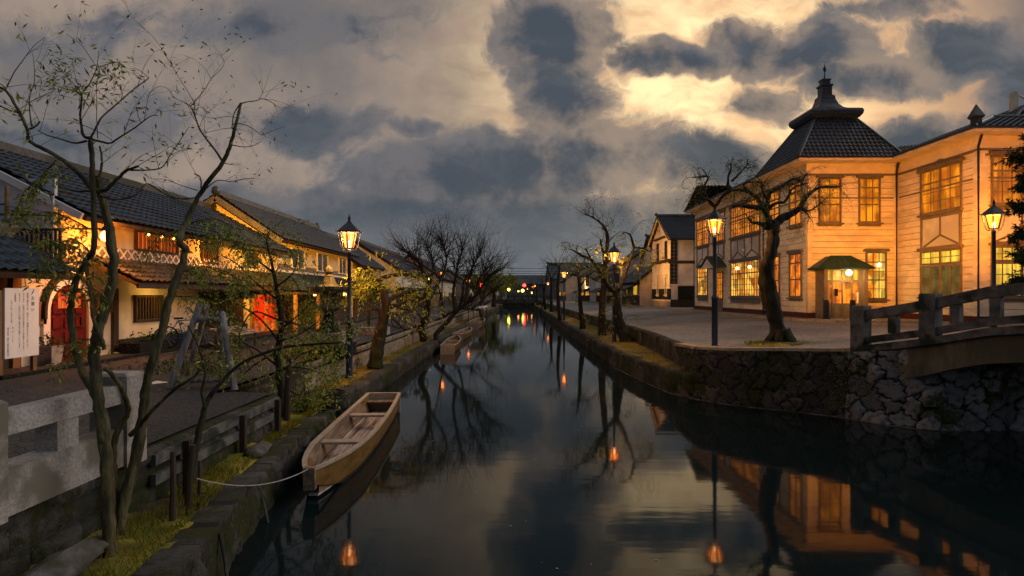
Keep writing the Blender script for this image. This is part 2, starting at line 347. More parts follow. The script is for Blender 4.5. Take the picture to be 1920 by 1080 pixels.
stone_mat('wall_dark', (.035,.033,.03), (.10,.092,.08), (.018,.017,.014), (.032,.035,.008), .8)
stone_mat('wall_tan', (.24,.20,.15), (.34,.29,.23), (.13,.11,.08), (.09,.08,.02), .35)
emat('lit_orange', (1.0,.29,.008), (.55,.12,.004), 1.0, 1.3)
emat('lit_deep', (1.0,.24,.01), (.35,.06,.004), 1.3, 1.8, block=.45)
emat('lit_yellow', (1.0,.62,.06), (.85,.42,.03), 1.1, 1.1)
emat('lit_shop', (1.0,.60,.08), (.9,.20,.008), 1.45, 1.6, (1,1,.6), block=.28)
emat('lit_dim', (.30,.22,.05), (.12,.09,.02), .45, 2.0)
emat('lit_red', (1.0,.05,.01), (.9,.16,.02), .9, 1.5)
emat('dark_glass', (.03,.025,.02), (.015,.015,.015), .4, 2.0)
emat('glow_lamp', (1,.50,.13), (1,.46,.10), 9, 1.0)
emat('mantle', (1,.72,.30), (1,.66,.26), 14, 1.0)
emat('glow_white', (1,.80,.42), (1,.72,.35), 9, 1.0)
emat('glow_red', (1,.03,.02), (1,.03,.02), 12, 1.0)
emat('glow_far', (1,.42,.08), (1,.38,.06), 10, 1.0)
emat('glow_yel', (1,.85,.10), (1,.8,.10), 9, 1.0)
m = bpy.data.materials.new('lantern_glass'); m.use_nodes = True; t = m.node_tree; t.nodes.remove(t.nodes['Principled BSDF'])
e = N(t, 'ShaderNodeEmission', inp={'Color': (1,.17,.01,1), 'Strength': 7.5}); tr = N(t, 'ShaderNodeBsdfTransparent'); mx = N(t, 'ShaderNodeMixShader', inp={0: .55})
t.links.new(e.outputs[0], mx.inputs[1]); t.links.new(tr.outputs[0], mx.inputs[2]); t.links.new(mx.outputs[0], t.nodes['Material Output'].inputs[0]); MATS['lantern_glass'] = m
# water
m = bpy.data.materials.new('water'); m.use_nodes = True; t = m.node_tree; b = t.nodes['Principled BSDF']
b.inputs['Base Color'].default_value = (.006,.012,.013,1); b.inputs['Roughness'].default_value = .05; b.inputs['IOR'].default_value = 1.33
b.inputs['Specular IOR Level'].default_value = .31; b.inputs['Specular Tint'].default_value = (.62, .88, 1, 1)
c = N(t, 'ShaderNodeTexCoord'); mp = N(t, 'ShaderNodeMapping'); mp.inputs['Scale'].default_value = (.4,1.7,1); t.links.new(c.outputs['Object'], mp.inputs[0])
n = N(t, 'ShaderNodeTexNoise', inp={'Scale': 1.8, 'Detail': 3.0, 'Roughness': .5}); t.links.new(mp.outputs[0], n.inputs['Vector'])
bp = N(t, 'ShaderNodeBump', inp={'Strength': .028, 'Distance': .05}); t.links.new(n.outputs[0], bp.inputs['Height']); t.links.new(bp.outputs[0], b.inputs['Normal'])
MATS['water'] = m

# ------------------------------------------------------------------ setting: water, ground, streets
def flat(name, pts, m, label=None, kind='structure', z=None):
    mb = MB(); mb.add([(p[0], p[1], p[2] if len(p) > 2 else z) for p in pts], [tuple(range(len(pts)))])
    o = mb.build(name, m); o['kind'] = kind
    return o
flat('water', [(-30,-15),(70,-15),(70,139),(-30,139)], 'water', z=0)
def nz(x, y, s=1.0): return mnoise.noise(Vector((x*s, y*s, 3.7)))
def strip(name, rows, m, kind='structure', sub=4, amp=0.0, sc=1.0, across=4):
    """rows: list of (left point, right point) along the canal"""
    mb = MB(); n = (len(rows)-1)*sub
    def fn(u, v):
        t = u*(len(rows)-1); i = min(int(t), len(rows)-2); f = t-i
        a = Vector(rows[i][0]).lerp(Vector(rows[i+1][0]), f); b_ = Vector(rows[i][1]).lerp(Vector(rows[i+1][1]), f)
        p = a.lerp(b_, v); p.z += amp*nz(p.x, p.y, sc)*(1 if 0 < v < 1 else .3); return p
    mb.grid(fn, n, across); o = mb.build(name, m, smooth=True); o['kind'] = kind; return o
ZS = 1.10; ZR = 1.20
# left street
strip('street', [((-60,-12,ZS),(-3.75,-12,ZS)),((-60,9.6,ZS),(-3.75,9.6,ZS)),((-60,9.7,ZS),(-4.6,9.7,ZS)),((-60,60,ZS),(-4.2,60,ZS)),((-60,139,ZS),(-3.2,139,ZS))], 'street_dark', sub=1, across=2)
# right street rises gently to the stone bridge
RW = [(8.7,11.9,1.72),(8.25,12.15,1.62),(7.75,12.75,1.50),(7.3,13.5,1.42),(6.3,14.3,1.36),(5.4,15.0,1.30),(4.85,16.2,1.24),(4.85,18,1.2),(5.2,23,1.2),(5.35,31,1.2),(5.3,60,1.2),(5.9,139,1.2)]
rows = [((p[0]+.05, p[1], p[2]-.015), (62, p[1]+(4 if i < 6 else 0), 1.2)) for i, p in enumerate(RW)]
mb = MB()
bs = [(x+.05, y, z-.015) for x, y, z in RW]
def rfn(u, v):
    t = u*(len(bs)-1); i = min(int(t), len(bs)-2); f = t-i
    a = Vector(bs[i]).lerp(Vector(bs[i+1]), f); w = v**2.2
    e = Vector((62, max(a.y, 12), 1.475)); p = a.lerp(e, w); q = min(1, max(0, (p.x-a.x)/6.0)); q = q*q*(3-2*q); p.z = a.z*(1-q)+1.475*q; return p
mb.grid(rfn, len(bs)*6-6, 26); o = mb.build('street', 'street_pale', smooth=True); o['kind'] = 'structure'
# far ground beyond the end of the canal, out to the horizon
mb = MB(); mb.add([(-2500,139,1.05),(2500,139,1.05),(2500,4000,1.05),(-2500,4000,1.05)], [(0,1,2,3)]); mb.add([(-2500,-300,1.0),(-60,-300,1.0),(-60,139.1,1.0),(-2500,139.1,1.0)], [(0,1,2,3)])
mb.add([(62,-300,1.0),(2500,-300,1.0),(2500,139.1,1.0),(62,139.1,1.0)], [(0,1,2,3)])
o = mb.build('ground', 'street_dark'); o['kind'] = 'structure'
# hills
mb = MB()
def hillf(u, v):
    x = -900+u*1500; h = 22+14*mnoise.noise(Vector((x*.004, 0, 1)))+8*mnoise.noise(Vector((x*.013, 0, 5)))
    return (x, 700+v*260, 1+h*math.sin(min(1, v*1.2)*math.pi/2))
mb.grid(hillf, 120, 8); o = mb.build('hills', 'hill', smooth=True); o['kind'] = 'structure'

# ------------------------------------------------------------------ stone walls with real relief
rng = np.random.default_rng(5)
def wall_mesh(name, path, matn, cell=.4, amp=.06, res=.05, style='rubble', side=1, label=None, cat='wall', seed=1, cap=.0, parent=None, batter=0.0):
    """path: (x, y, zbottom, ztop) along the wall; side = which side of the path direction the face looks to"""
    r = np.random.default_rng(seed); p = np.array(path, float); d = np.hypot(*(p[1:, :2]-p[:-1, :2]).T); L = np.concatenate([[0], np.cumsum(d)])
    H = float(np.max(p[:, 3]-p[:, 2])); nu = max(2, int(L[-1]/res)); nv = max(2, int(H/res)); us = np.linspace(0, L[-1], nu+1); vs = np.linspace(0, 1, nv+1)
    X = np.interp(us, L, p[:, 0]); Y = np.interp(us, L, p[:, 1]); zb = np.interp(us, L, p[:, 2]); zt = np.interp(us, L, p[:, 3])
    tx = np.gradient(X); ty = np.gradient(Y); k = np.hypot(tx, ty); nx = side*ty/k; ny = -side*tx/k
    U, V = np.meshgrid(us, vs, indexing='ij'); Z = zb[:, None]+(zt-zb)[:, None]*V
    if style == 'rubble':
        gu = np.arange(-1, L[-1]/cell+2); gv = np.arange(-1, (H+2)/cell+2); su_, sv_ = np.meshgrid(gu, gv, indexing='ij')
        su_ = (su_+.5*(sv_ % 2)+r.uniform(-.47, .47, su_.shape))*cell; sv_ = (sv_+r.uniform(-.45, .45, sv_.shape))*cell*.86-.3
        S = np.stack([su_.ravel(), sv_.ravel()], 1); rnd = r.random(len(S)); f1 = np.empty(U.shape); f2 = np.empty(U.shape); idx = np.empty(U.shape, int)
        wu = U+.03*np.sin(Z*17+U*5)+.02*np.sin(Z*41+U*23); wv = Z+.03*np.sin(U*13)+.02*np.sin(U*37+Z*19)
        for i in range(U.shape[0]):
            near = np.abs(S[:, 0]-us[i]) < cell*2.2; Sn = S[near]; rn = np.nonzero(near)[0]
            D = np.hypot(wu[i][:, None]-Sn[:, 0], wv[i][:, None]-Sn[:, 1]); o_ = np.argsort(D, 1)[:, :2]
            f1[i] = D[np.arange(len(vs)), o_[:, 0]]; f2[i] = D[np.arange(len(vs)), o_[:, 1]]; idx[i] = rn[o_[:, 0]]
        e = np.clip((f2-f1)/(cell*.17), 0, 1); cr = rnd[idx]; h = np.sqrt(e)*amp*(.55+.7*cr)
    else:
        rowh = cell*.55; row = np.floor(Z/rowh).astype(int); off = (row*0.37 % 1)*cell*1.3; cu = (U+off)/(cell*1.3); ci = np.floor(cu).astype(int)
        fu = np.minimum(cu-ci, 1-(cu-ci))*cell*1.3; fv = np.minimum(Z/rowh-row, 1-(Z/rowh-row))*rowh; e = np.clip(np.minimum(fu, fv)/.035, 0, 1)
        cr = np.modf(np.abs(np.sin(ci*12.9898+row*78.233)*43758.5453))[0]; h = e*amp*(.5+.7*cr)
    nse = np.array([[mnoise.noise(Vector((a*2.3, b*2.3, seed))) for b in Z[i]] for i, a in enumerate(us)]) if U.size < 90000 else 0
    h = h+amp*.5*nse; h = h+batter*(1-V)
    VX = X[:, None]+nx[:, None]*h; VY = Y[:, None]+ny[:, None]*h
    vv = np.stack([VX, VY, Z], 2).reshape(-1, 3)
    mb = MB(); mb.v = [tuple(q) for q in vv.tolist()]
    n1 = nv+1
    mb.f = [(i*n1+j, (i+1)*n1+j, (i+1)*n1+j+1, i*n1+j+1) for i in range(nu) for j in range(nv)]
    at = np.stack([cr, e, 0*e, 0*e+1], 2).reshape(-1, 4)
    if cap > 0:                                   # top of the wall going back into the bank
        b0 = len(mb.v); tp = np.stack([X-nx*cap, Y-ny*cap, zt], 1); mb.v += [tuple(q) for q in tp.tolist()]
        mb.f += [(i*n1+nv, (i+1)*n1+nv, b0+i+1, b0+i) for i in range(nu)]; at = np.concatenate([at, at[nv::n1][:nu+1]])
    o = mb.build(name, matn, parent, smooth=True, attr=at)
    if label: tag(o, label, cat)
    return o
# near left bank: water face, ledge, retaining wall
LE = [(-2.45,1.5),(-2.62,4.66),(-2.76,5.7),(-3.0,7.1),(-3.2,8.85),(-3.33,11.4)]
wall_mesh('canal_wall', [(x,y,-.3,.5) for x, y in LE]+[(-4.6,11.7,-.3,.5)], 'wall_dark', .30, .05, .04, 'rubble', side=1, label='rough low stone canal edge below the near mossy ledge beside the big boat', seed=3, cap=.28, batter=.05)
mb = MB()
def ledge(name, edge, inner, z, matn, amp, sub):
    rows = [((i[0], e_[1], z+.04), (e_[0]-.2, e_[1], z-.0)) for e_, i in zip(edge, inner)]
    return strip(name, rows, matn, sub=sub, amp=amp, sc=3.0, across=14)
ledge('riverbank_ledge', LE, [(-3.78,)]*4+[(-3.8,),(-4.7,)], .5, 'moss', .10, 14)
wall_mesh('retaining_wall', [(-3.72,-2,.3,1.06),(-3.72,9.62,.3,1.06),(-4.7,9.66,.3,1.06)], 'wall_dark', .42, .07, .05, 'ashlar', side=1, label='low stone retaining wall under the granite parapet and the timber rails', seed=8, cap=.15)
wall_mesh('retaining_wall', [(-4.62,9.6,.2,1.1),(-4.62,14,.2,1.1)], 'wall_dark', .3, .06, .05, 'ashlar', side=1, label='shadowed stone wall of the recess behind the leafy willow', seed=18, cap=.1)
LF = [(-4.3,13.55),(-3.75,13.7),(-3.62,15),(-3.6,19),(-3.6,25)]
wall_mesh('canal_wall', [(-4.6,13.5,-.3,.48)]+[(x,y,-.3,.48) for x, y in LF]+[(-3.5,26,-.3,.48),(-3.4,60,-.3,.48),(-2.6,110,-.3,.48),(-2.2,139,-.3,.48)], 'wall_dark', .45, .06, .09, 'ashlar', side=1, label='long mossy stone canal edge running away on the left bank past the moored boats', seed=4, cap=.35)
strip('riverbank_ledge', [((-4.62,13.6,.5),(-3.9,13.7,.46)),((-4.55,18,.5),(-3.85,18,.46)),((-4.4,30,.5),(-3.8,30,.46)),((-4.25,60,.5),(-3.6,60,.46)),((-3.25,138,.5),(-2.5,138,.46))], 'moss_gold', sub=24, amp=.06, sc=3, across=8)
wall_mesh('retaining_wall', [(-4.62,13.55,.4,1.1),(-4.5,19,.4,1.1),(-4.35,30,.4,1.1),(-4.2,60,.4,1.1),(-3.2,138,.4,1.1)], 'wall_tan', .42, .05, .08, 'ashlar', side=1, label='pale block retaining wall beside the golden ledge on the left bank', seed=6, cap=.22)
# right bank
RE = [(4.55,15.6),(4.3,16.6),(4.0,19),(3.8,21.7),(3.75,30),(3.8,40),(4.0,70),(4.6,139)]
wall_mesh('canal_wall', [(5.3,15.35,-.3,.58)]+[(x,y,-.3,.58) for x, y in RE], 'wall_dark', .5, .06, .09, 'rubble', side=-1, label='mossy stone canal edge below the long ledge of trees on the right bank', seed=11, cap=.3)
strip('riverbank_ledge', [((x+.15,y,.575),(max(4.95, x+1.0) if y<20 else 5.45, y, .62)) for x, y in RE], 'moss_gold', sub=22, amp=.06, sc=3, across=8)
wall_mesh('retaining_wall', [(4.9,15.9,.4,1.2),(4.85,18,.4,1.2),(5.2,23,.4,1.2),(5.35,31,.4,1.2),(5.3,60,.4,1.2),(5.9,139,.4,1.2)], 'wall_dark', .5, .06, .09, 'rubble', side=-1, label='dark stone retaining wall under the edge of the right hand street', seed=12, cap=.22)
wall_mesh('stone_embankment', [(11.6,12.6,-.3,1.75),(10.2,12.1,-.3,1.72),(9.0,12.05,-.3,1.68),(8.2,12.1,-.3,1.60),(7.65,12.6,-.3,1.48),(7.3,13.2,-.3,1.41)], 'wall_stone', .40, .13, .022, 'rubble', side=-1, label='embankment of big irregular grey stones beside and under the bridge', seed=21, cap=.3, batter=.12)
wall_mesh('stone_embankment', [(7.3,13.2,-.3,1.41),(6.75,13.7,-.3,1.37),(6.2,14.15,-.3,1.34),(5.3,14.8,-.3,1.28),(4.75,15.6,-.3,1.24),(4.75,16.6,-.3,1.22)], 'wall_dark', .34, .08, .028, 'rubble', side=-1, label='dark mossy rounded corner of the embankment under the lamp and old tree', seed=22, cap=.3, batter=.14)
# coping of the embankment, one strip of long stones
mb = MB()
cop = [(7.75,12.72,1.52),(7.25,13.45,1.43),(6.3,14.25,1.37),(5.38,14.95,1.31),(4.88,15.9,1.255),(4.82,17.6,1.21)]
for a, b_ in zip(cop[:-1], cop[1:]):
    a = Vector(a); b_ = Vector(b_); n_ = max(1, int((b_-a).length/.6))
    for k in range(n_): mb.beam(a.lerp(b_, k/n_), a.lerp(b_, (k+.985)/n_), .30+.04*random.random(), .07)
tag(mb.build('coping', 'sand'), 'pale curved coping of long stones along the top of the grey embankment', 'coping')

# ------------------------------------------------------------------ granite parapet, timber rails, bridge
pp = thing('stone_parapet', 'pale granite parapet with square posts on the near left bank', 'parapet', (-3.7,5,ZS))
for y0, y1, zt in ((5.72,6.03,1.90),(4.05,4.37,1.90),(2.4,2.7,1.9)):
    b_ = MB(); b_.box(-3.94,-3.59,y0,y1,ZS-.08,zt-.03); b_.hexa([(-3.94,y0,zt-.03),(-3.59,y0,zt-.03),(-3.59,y1,zt-.03),(-3.94,y1,zt-.03),(-3.90,y0+.03,zt),(-3.63,y0+.03,zt),(-3.63,y1-.03,zt),(-3.90,y1-.03,zt)])
    b_.build('post', 'granite', pp)
for y0, y1 in ((4.37,5.72),(2.7,4.05)):
    b_ = MB(); b_.hexa([(-3.84,y0,1.62),(-3.64,y0,1.62),(-3.64,y1,1.62),(-3.84,y1,1.62),(-3.81,y0,1.79),(-3.67,y0,1.79),(-3.67,y1,1.79),(-3.81,y1,1.79)]); b_.build('rail', 'granite', pp)
    b_ = MB(); b_.box(-3.86,-3.62,y0,y1,ZS-.06,1.38); b_.build('base_slab', 'granite', pp)
    ym = (y0+y1)/2; b_ = MB(); b_.box(-3.83,-3.65,ym-.12,ym+.12,1.38,1.62); b_.build('block', 'granite', pp)
tf = thing('timber_railing', 'low weathered rail of boards and short stakes along the retaining wall', 'railing', (-3.6,7.6,.9))
for i, y in enumerate((6.7,8.1,9.3)):
    MB().box(-3.60,-3.53,y,y+.08,.55,1.04).build('stake', 'dark_wood', tf)
for z in (.80,1.0):
    b_ = MB(); b_.beam((-3.63,6.2,z-.04),(-3.63,9.5,z+.0),.06,.11); b_.build('board', 'rail_stone', tf)
# rocks on the near ledge
def rock(c, s, m='wall_stone', seed=0, parent=None, name='rock'):
    b_ = MB(); r_ = random.Random(seed)
    def fn(u, v):
        th = u*2*math.pi; ph = v*math.pi; d = Vector((math.cos(th)*math.sin(ph), math.sin(th)*math.sin(ph), math.cos(ph)))
        k = 1+.35*mnoise.noise(d*1.7+Vector((seed,0,0))); return (c[0]+d.x*s[0]*k, c[1]+d.y*s[1]*k, c[2]+d.z*s[2]*k)
    b_.grid(fn, 14, 9); return b_.build(name, m, parent, smooth=True)
for i, (x, y, z, s, lab) in enumerate([(-3.35,4.6,.62,(.14,.5,.09),'long pale boulder below the parapet at the picture edge'),
        (-3.1,3.9,.6,(.2,.3,.10),'dark rock in the bottom left corner'),(-3.4,8.2,.55,(.12,.35,.08),'low flat rock near the end of the timber rails')]):
    tag(rock((x,y,z), s, 'rock', i*3+1), lab, 'rock', 'rocks on the near ledge')
# stakes in the ledge with the mooring rope
for i, (px, py, top, rr, lab) in enumerate([(322,985,848,.028,'dark split stake in the moss left of the mooring stake'),(352,960,835,.034,'dark leaning mooring stake that holds the white rope'),(372,940,865,.018,'thin dark stake right of the mooring stake'),(537,790,672,.05,'dark straight post at the end of the near ledge')]):
    b0 = G(px, py, .5); hh = (py-top)*b0.y/F
    tag(MB().tube([b0-Vector((0,0,.1)), b0+Vector((.015,0,hh*.5)), b0+Vector((.04*(i % 2),.02,hh))], [rr*1.15, rr, rr*.85], 8).build('mooring_stake', 'dark_wood'), lab, 'stake')
a = G(368,897,.78); b_ = P(577,880,7.7); pts = []
for k in range(17):
    t_ = k/16; p_ = a.lerp(b_, t_); p_.z -= .22*4*t_*(1-t_)*.6; pts.append(p_)
tag(MB().tube(pts, .007, 6).build('mooring_rope', 'rope'), 'thin pale rope sagging from the mooring stake to the bow of the big boat', 'rope')
for i, (p0, p1) in enumerate([((402,905),(452,985)),((400,1000),(425,1075)),((470,905),(495,960))]):
    q0 = G(p0[0]+12, p0[1], .42); q1 = Vector((q0.x+.10+.05*i, q0.y-.15, -.05))
    tag(MB().tube([q0, q0.lerp(q1,.5)+Vector((.01,0,.01)), q1], [.018,.016,.014], 7).build('wooden_prop', 'rail_stone'), ['slanting pole against the canal edge below the rope end', 'short slanting pole at the bottom edge of the photo', 'slanting pole against the canal edge nearest the boat'][i], 'pole')

# stone bridge on the right
BL = [(7.38,13.05,1.52),(8.05,11.85,1.78),(8.55,11.0,2.02),(9.0,10.2,2.14),(9.6,9.2,2.24),(10.3,8.0,2.28)]
br = thing('stone_bridge', 'arched stone footbridge with grey railing rising out of the right edge', 'bridge', BL[0])
def blp(t_):
    i = min(int(t_), len(BL)-2); return Vector(BL[i]).lerp(Vector(BL[i+1]), t_-i)
b_ = MB(); nseg = 40
def off(t_, o_, dz=0.0):
    p_ = blp(t_); q_ = blp(min(t_+.05, len(BL)-1.001)); d_ = (q_-blp(max(t_-.05,0))); d_.z = 0; d_.normalize(); return p_+Vector((-d_.y, d_.x, 0))*o_+Vector((0,0,dz))
tm = len(BL)-1.001
def prism_along(mb, t0, t1, o0, o1, zb, zt, n=30, zbf=None):
    for k in range(n):
        ta = t0+(t1-t0)*k/n; tb = t0+(t1-t0)*(k+1)/n; za = zbf(ta) if zbf else zb; zc = zbf(tb) if zbf else zb
        mb.hexa([off(ta,o0,za),off(tb,o0,zc),off(tb,o1,zc),off(ta,o1,za),off(ta,o0,zt),off(tb,o0,zt),off(tb,o1,zt),off(ta,o1,zt)])
    return mb
prism_along(MB(), .35, tm, .0, 3.6, 0, -.12, zbf=lambda t_: -.62-.12*math.exp(-(t_-.5)**2*2)).build('arch', 'concrete', br, smooth=False)
prism_along(MB(), .0, tm, -.10, .25, -.12, .02).build('edge_slab', 'rail_stone', br)
prism_along(MB(), .0, tm, -.02, .16, .06, .20).build('lower_rail', 'rail_stone', br)
prism_along(MB(), .0, tm, -.03, .17, .56, .76).build('top_rail', 'rail_stone', br)
for t_ in (.0, 1.0, 4.4):
    q = off(t_, .07); h_ = .88
    MB().lathe([(.205,-.12),(.205,h_-.03),(.19,h_)], q, 4, R(45)+math.atan2(-1.2,.7)).build('post', 'rail_stone', br)
for t_ in (.5, 1.45, 2.1, 2.8, 3.5):
    q = off(t_, .07); MB().lathe([(.115,.2),(.115,.57)], q, 4, R(45)+math.atan2(-1.2,.7)).build('baluster', 'rail_stone', br)
# ivy tufts on the embankment
def leaf_patch(mb, c, sx, sy, sz, n, size, rnd):
    for _ in range(n):
        p_ = Vector((c[0]+rnd.gauss(0, sx), c[1]+rnd.gauss(0, sy), c[2]+rnd.gauss(0, sz))); a_ = Vector((rnd.uniform(-1,1), rnd.uniform(-1,1), rnd.uniform(-1,.6))).normalized()*size*rnd.uniform(.6,1.3)
        w = a_.cross(Vector((rnd.uniform(-1,1), rnd.uniform(-1,1), 1))).normalized()*size*.28
        mb.add([p_, p_+a_*.5+w, p_+a_, p_+a_*.5-w], [(0,1,2,3)])
rnd = random.Random(4); mb = MB()
for px, py, Y, s in [(1600,690,12.95,.16),(1590,720,12.95,.13),(1640,700,12.6,.10),(1560,700,13.3,.1),(1690,690,12.1,.07),(1575,740,12.9,.10),(1625,730,12.6,.08),(1304,738,14.9,.035),(1369,742,14.3,.03),(1530,690,13.55,.09),(1500,720,13.7,.10)]:
    c_ = P(px, py, Y); leaf_patch(mb, c_, s, .05, s, int(800*s), .05, rnd)
for _ in range(14): leaf_patch(mb, P(rnd.uniform(1560,1660), rnd.uniform(672,760), 12.95), .09, .10, .09, 70, .045, rnd)
tag(mb.build('ivy', 'ivy_leaf'), 'dark green ivy clinging to the grey embankment', 'ivy', kind='stuff')
# grass on the ledges (uncountable)
mb = MB()
for (x0, x1, y0, y1, z, n) in [(-3.6,-2.9,3.5,11.2,.52,5200),(-4.45,-3.75,13.8,40,.5,3000),(4.2,5.2,16.5,50,.6,3000)]:
    for _ in range(n):
        y = y0+(y1-y0)*rnd.random()**1.6; x = rnd.uniform(x0, x1)
        if z == .52: x = rnd.uniform(-3.65, np.interp(y, [4.66,5.7,7.1,8.85,11.4], [-2.85,-3.0,-3.2,-3.42,-3.55]))
        if nz(x, y, 1.3) < -.08: continue
        h_ = rnd.uniform(.03,.09); a_ = rnd.uniform(0,6.28); lx = math.cos(a_)*h_*.6; ly = math.sin(a_)*h_*.6; w = .006
        mb.add([(x-w,y,z),(x+w,y,z),(x+lx,y+ly,z+h_)], [(0,1,2)])
tag(mb.build('grass', 'grass_blade'), None, None, kind='stuff')
# ------------------------------------------------------------------ boats
def make_boat(loc, label, L=6.0, W=.43):
    t_ = thing('rowing_boat', label, 'boat', loc, 'flat wooden boats moored along the left bank')
    ts = [0,.03,.08,.15,.25,.36,.48,.6,.72,.85,1.0]
    hw = [.065,.135,.225,.315,.40,.435,.45,.45,.44,.42,.38]; sh = [.45,.445,.435,.42,.41,.39,.385,.385,.39,.41,.44]
    X0, Y0, Z0 = loc
    def sec(i, k): return X0+k*hw[i]/.45*W, Y0+ts[i]*L
    hull = MB(); rim = MB()
    n = len(ts)
    prof = []
    for i in range(n):
        x = hw[i]/.45*W; y = ts[i]*L; z = sh[i]; lift = .36*max(0, 1-ts[i]/.30)**1.6
        prof.append([(-x,y,z),(-x*.80,y,-.10+lift),(x*.80,y,-.10+lift),(x,y,z),(x-.035,y,z),(x*.80-.03,y,.06+lift),(-x*.80+.03,y,.06+lift),(-x+.035,y,z)])
    v = [(X0+a_,Y0+b1,Z0+c_) for s_ in prof for a_, b1, c_ in s_]; f = []
    for i in range(n-1):
        for k in range(8):
            a_ = i*8+k; b1 = i*8+(k+1) % 8; f.append((a_, a_+8, b1+8, b1))
    f.append(tuple(range(8))); f.append(tuple(range((n-1)*8, n*8))[::-1]); hull.add(v, f); hull.build('hull', 'boat_side', t_)
    for sgn in (-1, 1):
        for i in range(n-1):
            p_ = [(X0+sgn*(hw[j]/.45*W-.02), Y0+ts[j]*L, Z0+sh[j]+.012) for j in (i, i+1)]; rim.beam(p_[0], p_[1], .065, .035)
        rim.build('gunwale', 'boat_rim', t_); rim = MB()

    for sgn in (-1, 1):
        inn = MB()
        for i in range(1, n-1):
            a1 = (hw[i]/.45*W); a2 = hw[i+1]/.45*W
            inn.add([(X0+sgn*(a1-.037),Y0+ts[i]*L,Z0+sh[i]-.01),(X0+sgn*(a2-.037),Y0+ts[i+1]*L,Z0+sh[i+1]-.01),(X0+sgn*(a2*.8-.034),Y0+ts[i+1]*L,Z0+.10),(X0+sgn*(a1*.8-.034),Y0+ts[i]*L,Z0+.10)], [(0,1,2,3)])
        inn.build('lining', 'boat_wood', t_)
    fl = MB(); npl = 8
    for k in range(npl):
        a0 = -1+2*k/npl+.02; a1 = -1+2*(k+1)/npl-.02
        for i in range(1, n-1):
            e0 = hw[i]/.45*W*.8-.04; e1 = hw[i+1]/.45*W*.8-.04
            fl.hexa([(X0+a0*e0,Y0+ts[i]*L,Z0+.065),(X0+a1*e0,Y0+ts[i]*L,Z0+.065),(X0+a1*e1,Y0+ts[i+1]*L,Z0+.065),(X0+a0*e1,Y0+ts[i+1]*L,Z0+.065),
                     (X0+a0*e0,Y0+ts[i]*L,Z0+.10),(X0+a1*e0,Y0+ts[i]*L,Z0+.10),(X0+a1*e1,Y0+ts[i+1]*L,Z0+.10),(X0+a0*e1,Y0+ts[i+1]*L,Z0+.10)])
    fl.build('floorboards', 'boat_board', t_)
    for tt in (.34, .70):
        w = np.interp(tt, ts, hw)/.45*W*.93; MB().box(X0-w,X0+w,Y0+tt*L-.11,Y0+tt*L+.11,Z0+.30,Z0+.34).build('thwart', 'boat_rim', t_)
    w = hw[-1]/.45*W; MB().box(X0-w,X0+w,Y0+L-.05,Y0+L+.03,Z0+.0,Z0+sh[-1]+.03).build('transom', 'boat_rim', t_)
    MB().box(X0-w*.9,X0+w*.9,Y0+L-.38,Y0+L-.06,Z0+.30,Z0+.33).build('stern_board', 'boat_wood', t_)
    w = hw[0]/.45*W; MB().box(X0-w-.01,X0+w+.01,Y0-.03,Y0+.09,Z0+.20,Z0+sh[0]+.03).build('bow_block', 'boat_wood', t_)
    return t_
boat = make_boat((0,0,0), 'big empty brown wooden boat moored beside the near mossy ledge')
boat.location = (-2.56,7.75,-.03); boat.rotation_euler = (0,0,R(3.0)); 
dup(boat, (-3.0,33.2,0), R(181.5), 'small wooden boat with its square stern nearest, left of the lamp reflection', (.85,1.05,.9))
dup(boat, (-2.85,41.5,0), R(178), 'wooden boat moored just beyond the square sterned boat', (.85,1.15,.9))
b4 = dup(boat, (-2.75,55,0), R(179), 'far wooden boat moored under a white canopy', (1.3,1.6,1.2))
cn = thing('boat_canopy', 'white canopy on thin posts over the farthest moored boat', 'canopy', (-2.75,50,.4))
MB().box(-3.4,-2.1,46,53,1.55,1.66).build('canopy_roof', 'white_paint', cn)
for x in (-3.3,-2.2):
    for y in (46.2,52.8): MB().box(x-.03,x+.03,y-.03,y+.03,.35,1.55).build('canopy_post', 'dark_wood', cn)

